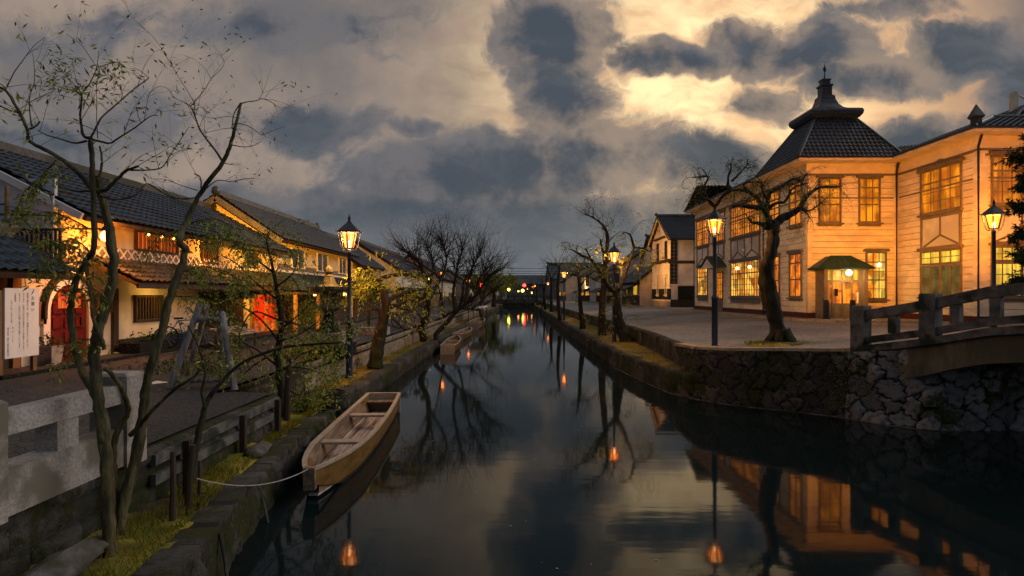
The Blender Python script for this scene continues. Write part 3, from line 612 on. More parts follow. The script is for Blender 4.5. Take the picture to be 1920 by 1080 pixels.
# ------------------------------------------------------------------ street lamps
def make_lamp(loc, label, H=4.2):
    t_ = thing('street_lamp', label, 'lamp', loc, 'lit hexagonal street lanterns on dark poles')
    X, Y, Z = loc; hb = H-.85
    MB().lathe([(.13,-.1),(.13,.0),(.10,.05),(.085,.10),(.085,1.42),(.095,1.44),(.095,1.50),(.055,1.56),(.045,hb-.14),(.055,hb-.12),(.04,hb-.06),(.045,hb)], loc, 14).build('pole', 'iron_blue', t_, smooth=True)
    fr = MB(); zb = Z+hb; zt = zb+.42
    for k in range(6):
        a_ = R(60*k+30); a2 = R(60*k+90); p0 = (X+.115*math.cos(a_), Y+.115*math.sin(a_), zb); p1 = (X+.20*math.cos(a_), Y+.20*math.sin(a_), zt)
        q0 = (X+.115*math.cos(a2), Y+.115*math.sin(a2), zb); q1 = (X+.20*math.cos(a2), Y+.20*math.sin(a2), zt)
        fr.beam(p0, p1, .024, .024); fr.beam(p0, q0, .03, .03); fr.beam(p1, q1, .034, .04)
        # scroll bracket outside each corner
        pts = [Vector((X+r_*math.cos(a_), Y+r_*math.sin(a_), zb+z_)) for r_, z_ in ((.10,-.06),(.17,-.04),(.22,.06),(.25,.20),(.285,.34),(.30,.41),(.34,.45),(.36,.42))]
        fr.tube(pts, .008, 4)
    fr.build('lantern_frame', 'iron', t_)
    gl_ = MB()
    v0 = [(X+.105*math.cos(R(60*k+30)), Y+.105*math.sin(R(60*k+30)), zb+.01) for k in range(6)]; v1 = [(X+.188*math.cos(R(60*k+30)), Y+.188*math.sin(R(60*k+30)), zt) for k in range(6)]
    gl_.add(v0+v1, [(k, (k+1) % 6, (k+1) % 6+6, k+6) for k in range(6)]); gl_.build('lantern_glass', 'lantern_glass', t_)
    MB().lathe([(.015,hb+.01),(.035,hb+.04),(.04,hb+.16),(.01,hb+.20)], loc, 10).build('mantle', 'mantle', t_, smooth=True)
    rf = MB(); rf.lathe([(.30,zt-Z-.01),(.31,zt-Z+.015),(.20,zt-Z+.12),(.09,zt-Z+.22),(.065,zt-Z+.23),(.065,zt-Z+.26),(.03,zt-Z+.28),(.035,zt-Z+.33),(.04,zt-Z+.37),(.012,zt-Z+.43),(.004,zt-Z+.47)], loc, 6, R(30)); rf.build('lantern_roof', 'iron', t_)
    return t_
def lamp_light(p, energy, col=(1,.45,.11), r=.15, parent=None, name='bulb'):
    ld = bpy.data.lights.new(name, 'POINT'); ld.energy = energy; ld.color = col; ld.shadow_soft_size = r
    lo = bpy.data.objects.new(name, ld); COL.objects.link(lo); lo.location = p; lo.visible_glossy = False; return lo
def spot(p, target, energy, angle=75, col=(1,.44,.10), blend=.8):  # extra spot added inside a lantern to brighten a facade
    ld = bpy.data.lights.new('facade_fill_spot', 'SPOT'); ld.energy = energy; ld.color = col; ld.spot_size = R(angle); ld.spot_blend = blend; ld.shadow_soft_size = .15
    lo = bpy.data.objects.new('facade_fill_spot', ld); COL.objects.link(lo); lo.location = p; lo.visible_glossy = False
    lo.rotation_euler = (Vector(target)-Vector(p)).to_track_quat('-Z', 'Y').to_euler(); return lo
L0 = make_lamp((-4.18,15.75,.47), 'tall lit lantern on a blue black pole on the golden ledge at left centre', 4.2)
lamps = [((5.64,17.06,1.14), 'tall lit lantern beside the old tree on the curved embankment', (1,1,.95)),
         ((13.2,16.8,1.36), 'lit lantern behind the stone bridge railing at the right edge', (1,1,.92)),
         ((4.4,26.4,.6), 'lit lantern among the bare willow trunks on the right bank ledge', (1,1,1.02)),
         ((4.2,49.5,.6), 'second lit lantern back along the right bank ledge', (1,1,1.02)),
         ((-5.2,45.7,1.0), 'lit lantern in front of the big bare tree on the left bank', (1,1,.88)),
         ((-4.9,69,1.0), 'lit lantern shining through the branches of the big bare tree', (1,1,.88)),
         ((5.75,98,1.2), 'far lit lantern nearest of the row down the right street', (1,1,.88)),
         ((4.85,130,1.2), 'far lit lantern second in the row down the right street', (1,1,.9)),
         ((5.0,150,1.2), 'far lit lantern third in the row down the right street', (1,1,.9)),
         ((4.9,195,1.2), 'small farthest lit lantern in the row down the right street', (1,1,.9))]
EN = {0: 700, 1: 550, 2: 700, 3: 800, 4: 800, 5: 600}
for i, (p_, lab, sc_) in enumerate(lamps):
    dup(L0, p_, R(i*17), lab, sc_)
    if i in EN: lamp_light((p_[0], p_[1], p_[2]+3.66*sc_[2]), EN[i])
lamp_light((-4.18,15.75,.47+3.66), 1300)
spot((5.64,17.06,1.14+3.62), (14.6,29,8.0), 23000, 70, (1,.37,.02))
spot((13.2,16.8,1.36+3.4), (17.2,27.6,8.2), 22000, 76, (1,.29,.008))
spot((-4.18,15.75,.47+3.6), (-11,31,4.3), 60000, 46, (1,.40,.03))
spot((4.2,49.5,.6+3.7), (13.4,54.5,6.3), 15000, 60, (1,.38,.05))
# other far lights
def glow_ball(p, r, m, name, label, cat, group=None, parent=None):
    o_ = MB().lathe([(r*math.sin(math.pi*k/8)+1e-4, -r*math.cos(math.pi*k/8)) for k in range(9)], p, 10).build(name, m, parent, smooth=True); return tag(o_, label, cat, group)

# leaves and specks drifting on the water, and an added strip in place of the wet highlight at the embankment foot
mb = MB()
for _ in range(150):
    Y_ = rnd.uniform(5.5, 26); x = rnd.uniform(-1.8, 3.4); a_ = rnd.uniform(0, 6.28); r_ = rnd.uniform(.008, .022)
    mb.add([(x+r_*math.cos(a_+k*1.57)*(1 if k % 2 else .45), Y_+r_*math.sin(a_+k*1.57)*(1 if k % 2 else .45), .006) for k in range(4)], [(0,1,2,3)])
tag(mb.build('floating_leaves', 'rope'), None, None, kind='stuff')
mb = MB(); ft = [(8.9,11.86),(8.15,11.86),(7.48,12.38),(7.02,13.15),(6.1,13.92),(5.22,14.55),(4.62,15.38),(4.2,16.4),(3.9,19),(3.66,22)]
for (xa, ya), (xb, yb) in zip(ft[:-1], ft[1:]):
    mb.beam((xa, ya, .004), (xa+(xb-xa)*1.03, ya+(yb-ya)*1.03, .006), .035, .022)
tag(mb.build('waterline_highlight', 'rock'), 'thin added strip standing in for the wet highlight just above the water at the embankment foot', 'highlight')
# ------------------------------------------------------------------ roofs, windows
def tile_plane(A, B, W, ia=0.0, ib=0.0, period=.30, row=.32, amp=.055, mb=None):
    """tiled slope: eave from A to B, W = vector from the eave up to the ridge; ia/ib = metres the ridge end is inset at A/B (hips)"""
    A = Vector(A); B = Vector(B); W = Vector(W); L = (B-A).length; e = (B-A)/L; nrm = e.cross(W).normalized()
    if nrm.z < 0: nrm = -nrm
    ncol = max(2, int(L/period)); per = L/ncol; nr = max(2, int(W.length/row)); mb = mb or MB()
    base = len(mb.v); sub = 5; nu = ncol*sub; vs = []
    for j in range(nr): vs += [(j/nr, 0.05), ((j+.98)/nr, 0.0)]
    for i in range(nu+1):
        s = L*i/nu; ph = (i % sub)/sub; w = amp*(abs(math.cos(math.pi*ph))**1.5); vmax = 1.0
        if ia > 0: vmax = min(vmax, s/ia)
        if ib > 0: vmax = min(vmax, (L-s)/ib)
        for v_, h in vs:
            vv = min(v_, vmax); mb.v.append(tuple(A+e*s+W*vv+nrm*(w+h+.0)))
    k = len(vs)
    for i in range(nu):
        for j in range(k-1):
            a_ = base+i*k+j; mb.f.append((a_, a_+k, a_+k+1, a_+1))
    return mb
def slab(mb, A, B, W, ia=0, ib=0, th=.10, drop=.02):
    A = Vector(A); B = Vector(B); W = Vector(W); e = (B-A).normalized(); n_ = e.cross(W).normalized()
    if n_.z < 0: n_ = -n_
    q = [A, B, B+W-e*ib, A+W+e*ia]
    mb.hexa([p-n_*(th+drop) for p in q]+[p-n_*drop for p in q]); return mb
def gable_roof(parent, x0, x1, y0, y1, ze, zr, over=.5, m='tile', axis='y', xr=None, period=.27, name='roof', ridge_h=.22):
    """ridge along y (or x). x0..x1, y0..y1 are the eave lines/verges."""
    T_ = (lambda a, b, z: Vector((a, b, z))) if axis == 'y' else (lambda a, b, z: Vector((b, a, z)))
    if axis == 'x': x0, x1, y0, y1 = y0, y1, x0, x1
    xm = xr if xr is not None else (x0+x1)/2
    mb = MB()
    for xe in (x0, x1):
        A = T_(xe, y0, ze); B = T_(xe, y1, ze); W = T_(xm, y0, zr)-A
        tile_plane(A, B, W, mb=mb, period=period)
    rf = mb.build(name, m, parent, smooth=False)
    sl = MB()
    for xe in (x0, x1): A = T_(xe, y0, ze); slab(sl, A, T_(xe, y1, ze), T_(xm, y0, zr)-A)
    sl.build('eave_board', 'dark_wood', parent)
    rg = MB(); rg.hexa([T_(xm-.16,y0,zr-.03),T_(xm+.16,y0,zr-.03),T_(xm+.16,y1,zr-.03),T_(xm-.16,y1,zr-.03),T_(xm-.09,y0,zr+ridge_h),T_(xm+.09,y0,zr+ridge_h),T_(xm+.09,y1,zr+ridge_h),T_(xm-.09,y1,zr+ridge_h)] if axis == 'y' else
            [T_(xm+.16,y0,zr-.03),T_(xm-.16,y0,zr-.03),T_(xm-.16,y1,zr-.03),T_(xm+.16,y1,zr-.03),T_(xm+.09,y0,zr+ridge_h),T_(xm-.09,y0,zr+ridge_h),T_(xm-.09,y1,zr+ridge_h),T_(xm+.09,y1,zr+ridge_h)])
    for yy in (y0-.03, y1+.03):
        c_ = T_(xm, yy, zr+.02); rg.lathe([(.17,0),(.2,.1),(.16,.25),(.07,.34)], c_, 8)
    rg.build('ridge', 'tile_warm' if m != 'tile_smooth' else m, parent); return rf
def TX(X, s):   # wall plane x = X facing s (+1 or -1)
    return lambda a, z, d: (X+s*d, a, z)
def TY(Y, s):
    return lambda a, z, d: (a, Y+s*d, z)
def window(parent, T, a0, a1, z0, z1, cols=2, rows=(1,), frame='trim', pane='lit_orange', fw=.09, mw=.035, head=.12, sill=.10, proud=.10, transom=None, mull=None, name='window', hw=.12):
    """rows = relative heights bottom to top; each (height, nrows) band separated by a heavier rail"""
    fr = MB(); a0, a1 = min(a0,a1), max(a0,a1)
    fr.tbox(T, a0-fw, a0, z0-fw, z1+fw, .012, proud); fr.tbox(T, a1, a1+fw, z0-fw, z1+fw, .012, proud)
    fr.tbox(T, a0, a1, z1, z1+fw, .012, proud-.004); fr.tbox(T, a0, a1, z0-fw, z0, .012, proud-.004)
    if head: fr.tbox(T, a0-fw-hw, a1+fw+hw, z1+fw+.002, z1+fw+head, .014, proud+.08); fr.tbox(T, a0-fw-hw*.5, a1+fw+hw*.5, z1+fw+head+.001, z1+fw+head+.05, .016, proud+.13)
    tot = sum(h for h, n_ in rows); z = z0
    for bi, (h, n_) in enumerate(rows):
        zz = z+(z1-z0)*h/tot
        if bi: fr.tbox(T, a0, a1, z-.035, z+.035, .02, proud-.012)
        for k in range(1, n_): q = z+(zz-z)*k/n_; fr.tbox(T, a0, a1, q-mw/2, q+mw/2, .03, proud-.03)
        z = zz
    ml = mull or cols
    for k in range(1, cols):
        a_ = a0+(a1-a0)*k/cols; big = mull and (k*mull) % cols == 0 and k*mull//cols < mull
        w = .10 if big else mw; fr.tbox(T, a_-w/2, a_+w/2, z0, z1, .028, proud-(.006 if big else .027))
    w_ = fr.build(name, frame, parent)
    pn = MB(); pn.tbox(T, a0, a1, z0, z1, .016, .034); pn.build('pane', pane, w_)
    if sill:
        s_ = MB(); s_.tbox(T, a0-fw-.10, a1+fw+.10, z0-fw-.10, z0-fw-.002, .014, proud+.10); s_.tbox(T, a0-fw-.02, a1+fw+.02, z0-fw-.10-sill, z0-fw-.101, .014, proud-.02); s_.build('sill', frame, w_)
    return w_
def clapboard(mb, T, a0, a1, z0, z1, h=.33, d=.028):
    n_ = max(1, round((z1-z0)/h)); hh = (z1-z0)/n_; v = []
    for k in range(n_):
        z = z0+k*hh
        for a_ in (a0, a1):
            v += [T(a_, z, d), T(a_, z+hh*.925, .020), T(a_, z+hh*.93, -.045), T(a_, z+hh, -.045)]
    f = []
    for k in range(n_):
        b_ = k*8
        for q in range(3): f.append((b_+q, b_+4+q, b_+5+q, b_+1+q))
        if k < n_-1: f.append((b_+3, b_+7, b_+12, b_+8))
    mb.add(v, f)
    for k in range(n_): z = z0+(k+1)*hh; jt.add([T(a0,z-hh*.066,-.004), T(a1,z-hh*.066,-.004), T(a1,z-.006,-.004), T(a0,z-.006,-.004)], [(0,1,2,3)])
# ------------------------------------------------------------------ the western style timber building at the right corner
RIGHT_ROW[0] = True
wh = thing('timber_hall', 'cream clapboard western style hall with square turret roof and lit windows', 'building', (16.6,34.5,ZR))
XA, YB, XC, YD = 16.6, 34.5, 21.7, 28.5; ZT = 10.05; YL = 55.5; XD = 40
core = MB(); core.box(XA+.07, XC+.5, YB+.07, YL, ZR-.3, ZT); core.box(XC+.07, XD, YD+.07, YL, ZR-.3, ZT); core.build('wall_core', 'siding', wh)
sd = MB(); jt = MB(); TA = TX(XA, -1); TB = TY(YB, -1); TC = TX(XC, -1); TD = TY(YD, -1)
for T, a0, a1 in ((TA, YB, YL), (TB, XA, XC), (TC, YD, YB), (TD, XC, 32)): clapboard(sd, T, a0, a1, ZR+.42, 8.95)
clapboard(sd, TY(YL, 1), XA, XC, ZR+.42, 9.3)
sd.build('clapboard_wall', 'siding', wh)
jt.build('board_shadow_lines', 'joint_grime', wh)  # dark strips stand in for the shade in the board gaps
bs = MB()
for T, a0, a1 in ((TA, YB, YL), (TB, XA, 17.05), (TB, 19.5, XC), (TC, YD, YB), (TD, XC, 32)): bs.tbox(T, a0-.04, a1+.02, ZR-.1, ZR+.42, -.02, .05)
bs.build('plinth', 'brick_base', wh)
fz = MB()
for T, a0, a1 in ((TA, YB-.06, YL), (TB, XA-.06, XC-.13), (TC, YD-.06, YB-.13), (TD, XC-.06, 32)):
    fz.tbox(T, a0, a1, 9.42, 10.0, .0, .055)
fz.build('frieze', 'cornice', wh)
fm = MB()
for T, a0, a1 in ((TA, YB-.1, YL), (TB, XA-.1, XC-.16), (TC, YD-.1, YB-.16), (TD, XC-.1, 32)):
    fm.tbox(T, a0, a1, 9.32, 9.42, .003, .10); fm.tbox(T, a0, a1, 8.02, 8.10, .024, .045)
fm.build('string_course', 'trim', wh)
# boxed eaves
ev = MB()
for x0, x1, y0, y1 in ((15.75, 21.75, 33.65, 34.6),(15.75,16.7,34.6,55.9),(20.85,21.8,27.65,33.66),(21.8,34,27.65,28.6)):
    ev.box(x0, x1, y0, y1, 10.0, 10.16)
ev.build('cornice', 'cornice', wh)
for T, a_, w in ((TA,YB+.12,.24),(TA,YL-.2,.4),(TA,47.15,.55),(TA,40.45,.10),(TA,50.9,.6),(TB,XA+.12,.24),(TB,XC-.15,.2),(TC,YD+.15,.30),(TD,XC+.2,.4)):
    MB().tbox(T, a_-w/2, a_+w/2, ZR+.4, 9.33, .025, .05).build('corner_board', 'siding', wh)
# face A windows (towards the canal)
SASH = [(1.0,2),(1.05,2),(.62,1)]
for a0, a1 in ((35.1,36.5),(38.0,39.4)):
    window(wh, TA, a0, a1, 6.75, 9.05, 2, [(1,1),(1,1),(.5,1)], 'trim', 'lit_orange')
    window(wh, TA, a0, a1, 2.55, 4.95, 2, [(1,1),(1,1),(.5,1)], 'trim_grey', 'lit_deep')
window(wh, TA, 41.0, 46.3, 2.55, 4.95, 12, [(1.0,4),(.5,2)], 'trim_grey', 'lit_shop', mull=2, sill=.35)
window(wh, TA, 41.0, 46.3, 6.95, 9.05, 12, [(1.0,3),(.5,1)], 'trim', 'lit_orange', mull=2, sill=.12)
window(wh, TA, 52.0, 54.6, 2.6, 4.9, 6, [(1.0,4),(.5,2)], 'trim_grey', 'lit_shop', mull=1, sill=.35)
window(wh, TA, 47.8, 50.5, 6.95, 9.05, 6, [(1.0,3),(.5,1)], 'trim', 'lit_orange', mull=2)
window(wh, TA, 51.6, 54.8, 6.95, 9.05, 6, [(1.0,3),(.5,1)], 'trim', 'lit_orange', mull=2)
def panel(T, a0, a1, z0, z1, parts, m='plaster_white', crank=True):
    pn = MB(); pn.tbox(T, a0, a1, z0, z1, .018, .05); p_ = pn.build('plaster_panel', m, wh)
    fr = MB()
    for a_ in (a0, a1): fr.tbox(T, a_-.06, a_+.06, z0-.1, z1+.1, .02, .10)
    fr.tbox(T, a0, a1, z1, z1+.1, .02, .09); fr.tbox(T, a0, a1, z0-.1, z0, .02, .09)
    w = (a1-a0)/parts
    for k in range(parts):
        c_ = a0+w*(k+.5); fr.tbox(T, c_-.05, c_+.05, z0+(z1-z0)*.38, z1, .02, .085)
        zq = z0+(z1-z0)*.38
        for s_ in (-1, 1):
            p0 = Vector(T(c_, zq, .068)); p1 = Vector(T(c_+s_*w*.44, z0+.02, .068)); fr.beam(p0, p1, .05, .08)
        if k: c_ = a0+w*k; fr.tbox(T, c_-.06, c_+.06, z0, z1, .02, .095)
    fr.build('timber_frame', 'trim', p_)
for a_ in (42.6, 45.0, 20.6): glow_ball(TA(a_, 4.55, .10) if a_ > 30 else TB(a_, 4.3, .10), .10, 'mantle', 'ceiling_light', None, None, parent=wh)
panel(TA, 41.0, 46.3, 5.25, 6.6, 2); panel(TA, 51.8, 54.8, 5.25, 6.6, 1); panel(TA, 47.9, 50.4, 5.5, 6.6, 1)
# side door with its little gabled canopy
window(wh, TA, 48.2, 49.9, 2.35, 4.35, 4, [(1.0,3),(.25,1)], 'trim_grey', 'lit_orange', sill=0, head=0, name='door')
d_ = MB(); d_.tbox(TA, 48.2, 49.9, ZR, 2.26, .02, .09); d_.tbox(TA, 48.0, 50.1, ZR-.02, ZR+.12, .05, .55); d_.build('door_panel', 'trim_grey', wh)
cp = MB()
for s_ in (-1, 1):
    A = Vector((XA-.05, 49.05, 5.6)); B_ = Vector((XA-1.1, 49.05, 5.6)); dn = Vector((0, s_*1.75, -.85))
    cp.hexa([A+dn, B_+dn, B_, A, A+dn+Vector((0,0,.10)), B_+dn+Vector((0,0,.10)), B_+Vector((0,0,.10)), A+Vector((0,0,.10))])
cp.build('canopy', 'copper', wh)
cp = MB(); cp.add([(XA-1.0,47.5,4.78),(XA-1.0,50.6,4.78),(XA-1.0,49.05,5.52)], [(0,1,2)]); cp.beam((XA-1.03,47.3,4.76),(XA-1.03,50.8,4.76),.1,.12); cp.build('canopy_gable', 'siding', wh)
# face B windows and entrance
window(wh, TB, 17.3, 18.4, 6.75, 9.1, 2, [(1,1),(1,1),(.5,1)], 'trim', 'lit_orange'); window(wh, TB, 19.55, 20.6, 6.75, 9.1, 3, [(1,1),(1,1),(.5,1)], 'trim', 'lit_orange')
window(wh, TB, 19.95, 20.95, 2.45, 4.95, 3, [(1,2),(1,2),(.5,1)], 'trim_grey', 'lit_shop')
po = MB(); px0, px1, zz = 17.25, 19.25, ZR
po.box(px0-.2, px0, YB-1.0, YB, zz, 4.05); po.box(px1, px1+.2, YB-1.0, YB, zz, 4.05); po.box(px0, px1, YB-.98, YB-.9, 3.98, 4.1)
po.build('porch_post', 'trim', wh)
df = MB()
for a0, a1 in ((px0, px0+.12), (px0+.42, px0+.5), (px1-.5, px1-.42), (px1-.12, px1), ((px0+px1)/2-.04, (px0+px1)/2+.04)): df.box(a0, a1, YB-.62, YB-.52, zz+.1, 3.98)
df.box(px0, px1, YB-.63, YB-.51, 3.32, 3.44); df.box(px0, px1, YB-.63, YB-.51, zz+.08, zz+.22)
for a0, a1 in ((px0+.12, px0+.42), (px0+.5, (px0+px1)/2-.04), ((px0+px1)/2+.04, px1-.5), (px1-.42, px1-.12)):
    df.box(a0, a1, YB-.60, YB-.55, zz+.22, zz+.95); df.box(a0+.06, a1-.06, YB-.615, YB-.60, zz+.3, zz+.55); df.box(a0+.06, a1-.06, YB-.615, YB-.60, zz+.62, zz+.88)
dr = df.build('door', 'trim', wh)
MB().box(px0+.12, px1-.12, YB-.585, YB-.565, zz+.95, 3.32).build('pane', 'lit_deep', dr)
MB().box(px0+.12, px1-.12, YB-.585, YB-.565, 3.44, 3.98).build('transom_pane', 'lit_yellow', dr)
MB().box(px0+1.0, px0+1.03, YB-.66, YB-.64, zz+1.0, zz+1.35).build('handle', 'chrome', dr)
rr = MB(); e = [(16.65,YB-1.25,4.10),(19.65,YB-1.25,4.10),(19.65,YB-.02,4.10),(16.65,YB-.02,4.10)]; tp = [(17.6,YB-.6,4.76),(18.7,YB-.6,4.76),(18.7,YB-.02,4.76),(17.6,YB-.02,4.76)]
rr.hexa(e+tp); rr.box(16.61, 19.69, YB-1.29, YB-.02, 4.02, 4.10)
for a_, b_ in ((e[0], tp[0]), (e[1], tp[1]), (tp[0], tp[1])): rr.tube([a_, b_], .04, 6)
for k in range(1, 6):
    f_ = k/6; rr.tube([Vector(e[0]).lerp(Vector(e[1]), f_)+Vector((0,0,.01)), Vector(tp[0]).lerp(Vector(tp[1]), f_)+Vector((0,0,.01))], .015, 4)
rr.build('porch_roof', 'copper', wh)
glow_ball((18.35, YB-1.1, 3.82), .16, 'glow_white', 'porch_lamp', 'round white globe lamp under the green porch roof', 'lamp')
lamp_light(RT((18.35, YB-1.35, 3.6)), 60, (1,.58,.20), .15)
# face C and D windows
def bigwin(T, a0, a1, low, cols=4):
    window(wh, T, a0, a1, 6.9, 9.0, cols, [(1.0,3),(.42,1)], 'trim', 'lit_orange', mull=2)
    window(wh, T, a0, a1, 2.6, 4.05, cols, [(1.0,3)], 'trim', low, mull=2, head=0); window(wh, T, a0, a1, 4.25, 4.8, cols, [(1.0,2)], 'trim', 'lit_yellow', mull=2, sill=0)
    panel(T, a0, a1, 5.1, 6.55, 1)
bigwin(TC, 29.6, 32.4, 'lit_dim'); bigwin(TD, 22.3, 25.0, 'lit_yellow', 6)
# arched tie under the eave over each large window
tm_ = MB()
for T, c_, w in ((TC, 31.0, 1.75), (TD, 23.65, 1.7), (TA, 43.6, 2.9), (TA, 49.1, 1.7), (TA, 53.2, 1.7)):
    pts = [Vector(T(c_+w*s_, 9.1+.35*(1-abs(s_)), .07)) for s_ in (-1,-.5,0,.5,1)]
    for p0, p1 in zip(pts[:-1], pts[1:]): tm_.beam(p0, p1, .05, .09)
tm_.build('gable_moulding', 'trim', wh)
dp = MB()
for x, y in ((XC-.17, YB-.17), (XC-.12, YD-.12), (XA-.1, YL+.1), (XA-.1, 40.3)):
    dp.tube([(x-.1 if x > 20 else x-.3, y-.35, 9.95), (x, y, 9.5), (x, y, ZR)], .055, 8)
dp.build('drainpipe', 'iron', wh)
# turret roof over the corner
tr_ = MB(); x0, x1, y0, y1, ze = 15.7, 21.55, 33.6, 39.45, 10.16
ins = 1.75; zt_ = 12.75; h = zt_-ze
tile_plane((x0,y0,ze),(x1,y0,ze),(0,ins,h),ins,ins,mb=tr_,period=.25,row=.28); tile_plane((x0,y1,ze),(x0,y0,ze),(ins,0,h),ins,ins,mb=tr_,period=.25,row=.28)
tile_plane((x1,y0,ze),(x1,y1,ze),(-ins,0,h),ins,ins,mb=tr_,period=.25,row=.28); tile_plane((x1,y1,ze),(x0,y1,ze),(0,-ins,h),ins,ins,mb=tr_,period=.25,row=.28)
tr_.build('turret_roof', 'tile', wh)
hp = MB()
for (a_, b_), (c_, d1) in (((x0,y0),(x0+ins,y0+ins)),((x1,y0),(x1-ins,y0+ins)),((x0,y1),(x0+ins,y1-ins)),((x1,y1),(x1-ins,y1-ins))):
    hp.tube([(a_,b_,ze+.04),((a_+c_)/2,(b_+d1)/2,(ze+zt_)/2+.05),(c_,d1,zt_+.04)], .09, 8)
hp.box(x0-.02,x1+.02,y0-.04,y0+.08,ze-.02,ze+.07); hp.box(x0-.04,x0+.08,y0+.09,YL+.4,ze-.02,ze+.07)
hp.build('hip_ridge', 'tile', wh)
cx_, cy_ = (x0+x1)/2, (y0+y1)/2; q2 = math.sqrt(2)
MB().lathe([(1.08*q2,-.05),(1.12*q2,.03),(1.34*q2,.14),(1.46*q2,.30),(1.50*q2,.48),(1.44*q2,.62),(1.28*q2,.68),(.98*q2,.74),(.72*q2,.90),(.54*q2,1.14),(.43*q2,1.45),(.40*q2,1.68)], (cx_,cy_,zt_-.05), 4, R(45)).build('turret_cap', 'tile', wh)
sp_ = MB(); sp_.lathe([(.34*q2,0),(.34*q2,.12),(.29*q2,.14),(.29*q2,.62),(.34*q2,.66),(.34*q2,.76),(.22*q2,.8),(.22*q2,1.0),(.27*q2,1.03),(.25*q2,1.1),(.1*q2,1.15)], (cx_,cy_,14.32), 4, R(45))
sp_.lathe([(.06,0),(.05,.2),(.03,.45),(.09,.62),(.10,.70),(.04,.82),(.012,.95),(.004,1.1)], (cx_,cy_,15.4), 10); sp_.build('finial', 'iron', wh)
# long low roof behind the turret and roof of the right wing
lr = MB(); tile_plane((15.7,56,10.16),(15.7,39.4,10.16),(4.5,0,1.9),4,0,mb=lr); tile_plane((22.5,56,10.16),(15.7,56,10.16),(0,-4,1.7),4,0,mb=lr)
y0, x0 = 27.6, 20.8
tile_plane((x0,34.4,10.16),(x0,y0,10.16),(3.6,0,1.45),0,3.6,mb=lr); tile_plane((x0,y0,10.16),(36,y0,10.16),(0,3.6,1.45),3.6,0,mb=lr)
tile_plane((25.6,31.2,11.55),(36,31.2,11.55),(0,5,2.0),4.0,0,mb=lr); tile_plane((25.6,39,11.55),(25.6,31.2,11.55),(4,0,2.0),0,4.0,mb=lr); tile_plane((21.5,33.7,10.2),(24.4,33.7,11.0),(0,5,.9),0,0,mb=lr)
lr.build('roof', 'tile', wh)
rd = MB(); rd.tube([(x0,y0,10.25),(x0+3.6,y0+3.6,11.68)], .10, 8); rd.tube([(x0+3.6,y0+3.6,11.68),(36,y0+3.6,11.68)], .10, 8); rd.box(x0-.04,36,y0-.04,y0+.08,10.14,10.24); rd.box(x0-.04,x0+.08,y0+.09,33.6,10.14,10.24)
c_ = (x0+.35,y0+.35,10.2); rd.lathe([(.26,0),(.26,.18),(.22,.2),(.22,.42),(.33,.5),(.33,.56),(.2,.78),(.02,1.1)], c_, 4, R(45)); rd.build('ridge', 'tile', wh)
ch = MB(); ch.box(28.6,28.9,35,35.3,12.0,14.2); ch.tube([(28.9,35.1,14.1),(30.5,35.1,13.2)], .06, 6); ch.build('chimney', 'cornice', wh)
# plaques by the door
pq = thing('notice_plaque', 'black notice plaque with a round white emblem right of the entrance door', 'sign', (19.62,YB-.1,2.4))
MB().box(19.45,19.82,YB-.13,YB-.09,2.45,3.18).build('board', 'black_plate', pq)
em = MB(); em.tube([(19.635+.10*math.cos(a_/12*6.283), YB-.137, 2.95+.10*math.sin(a_/12*6.283)) for a_ in range(13)], .014, 4)
em.tube([(19.60,YB-.137,2.98),(19.64,YB-.137,3.0),(19.67,YB-.137,2.965),(19.635,YB-.137,2.93)], .016, 4); em.tube([(19.635,YB-.137,2.93),(19.635,YB-.137,2.89)], .016, 4); em.build('emblem', 'white_paint', pq)
em = MB(); [em.box(19.51,19.51+w,YB-.136,YB-.13,z,z+.022) for z, w in ((2.74,.25),(2.68,.2),(2.58,.25))]; em.build('writing', 'white_paint', pq)
tag(MB().box(19.45,19.82,YB-.13,YB-.09,3.28,3.55).build('blank_plaque', 'black_plate'), 'small black plaque above the emblem plaque by the door', 'sign')
tag(MB().box(19.45,19.80,YB-.13,YB-.09,2.08,2.22).build('small_notice', 'white_board'), 'small white notice below the emblem plaque by the door', 'sign')
tag(MB().box(17.80,18.0,YB-.64,YB-.63,2.55,2.95).build('door_notice', 'black_plate'), 'small dark notice with a pale disc on the left door glass', 'sign')
tag(MB().box(19.02,19.12,YB-.66,YB-.64,2.15,2.75).build('door_poster', 'white_board'), 'narrow white poster on the right side of the entrance door', 'poster')
tag(MB().box(29.75,29.95,28.3,28.31,2.5,2.8).build('window_notice', 'white_board'), 'white notice inside', 'sign').hide_render = False
for x, y, lab in ((16.95,33.1,'black square bollard at the corner of the timber hall'),(18.0,32.4,'black square bollard in front of the entrance door')):
    b_ = thing('bollard', lab, 'bollard', (x,y,ZR+.1)); MB().lathe([(.2,0),(.2,.04),(.15,.05),(.14,.95),(.12,1.0)], (x,y,ZR+.1), 4, R(45+10)).build('post', 'iron', b_); MB().lathe([(.15,1.0),(.12,1.05)], (x,y,ZR+.1), 4, R(55)).build('cap', 'iron', b_)
# pavement and kerb in front of the hall
mb = MB(); kb = [(14.6,139),(14.9,60),(15.0,50),(15.1,36),(15.3,33.4),(16.6,31.4),(20.5,30.6),(21,27),(34,26.5)]
for (xa, ya), (xb, yb) in zip(kb[:-1], kb[1:]): mb.beam((xa,ya,ZR+.05),(xb,yb,ZR+.05),.2,.14)
tag(mb.build('kerb', 'sand'), None, None, kind='structure')
mb = MB(); mb.add([(x+.1,y,ZR+.105) for x, y in kb]+[(36,60,ZR+.105),(36,139,ZR+.105)], [tuple(range(len(kb)+2))[::-1]]); o = mb.build('pavement', 'paving'); o['kind'] = 'structure'

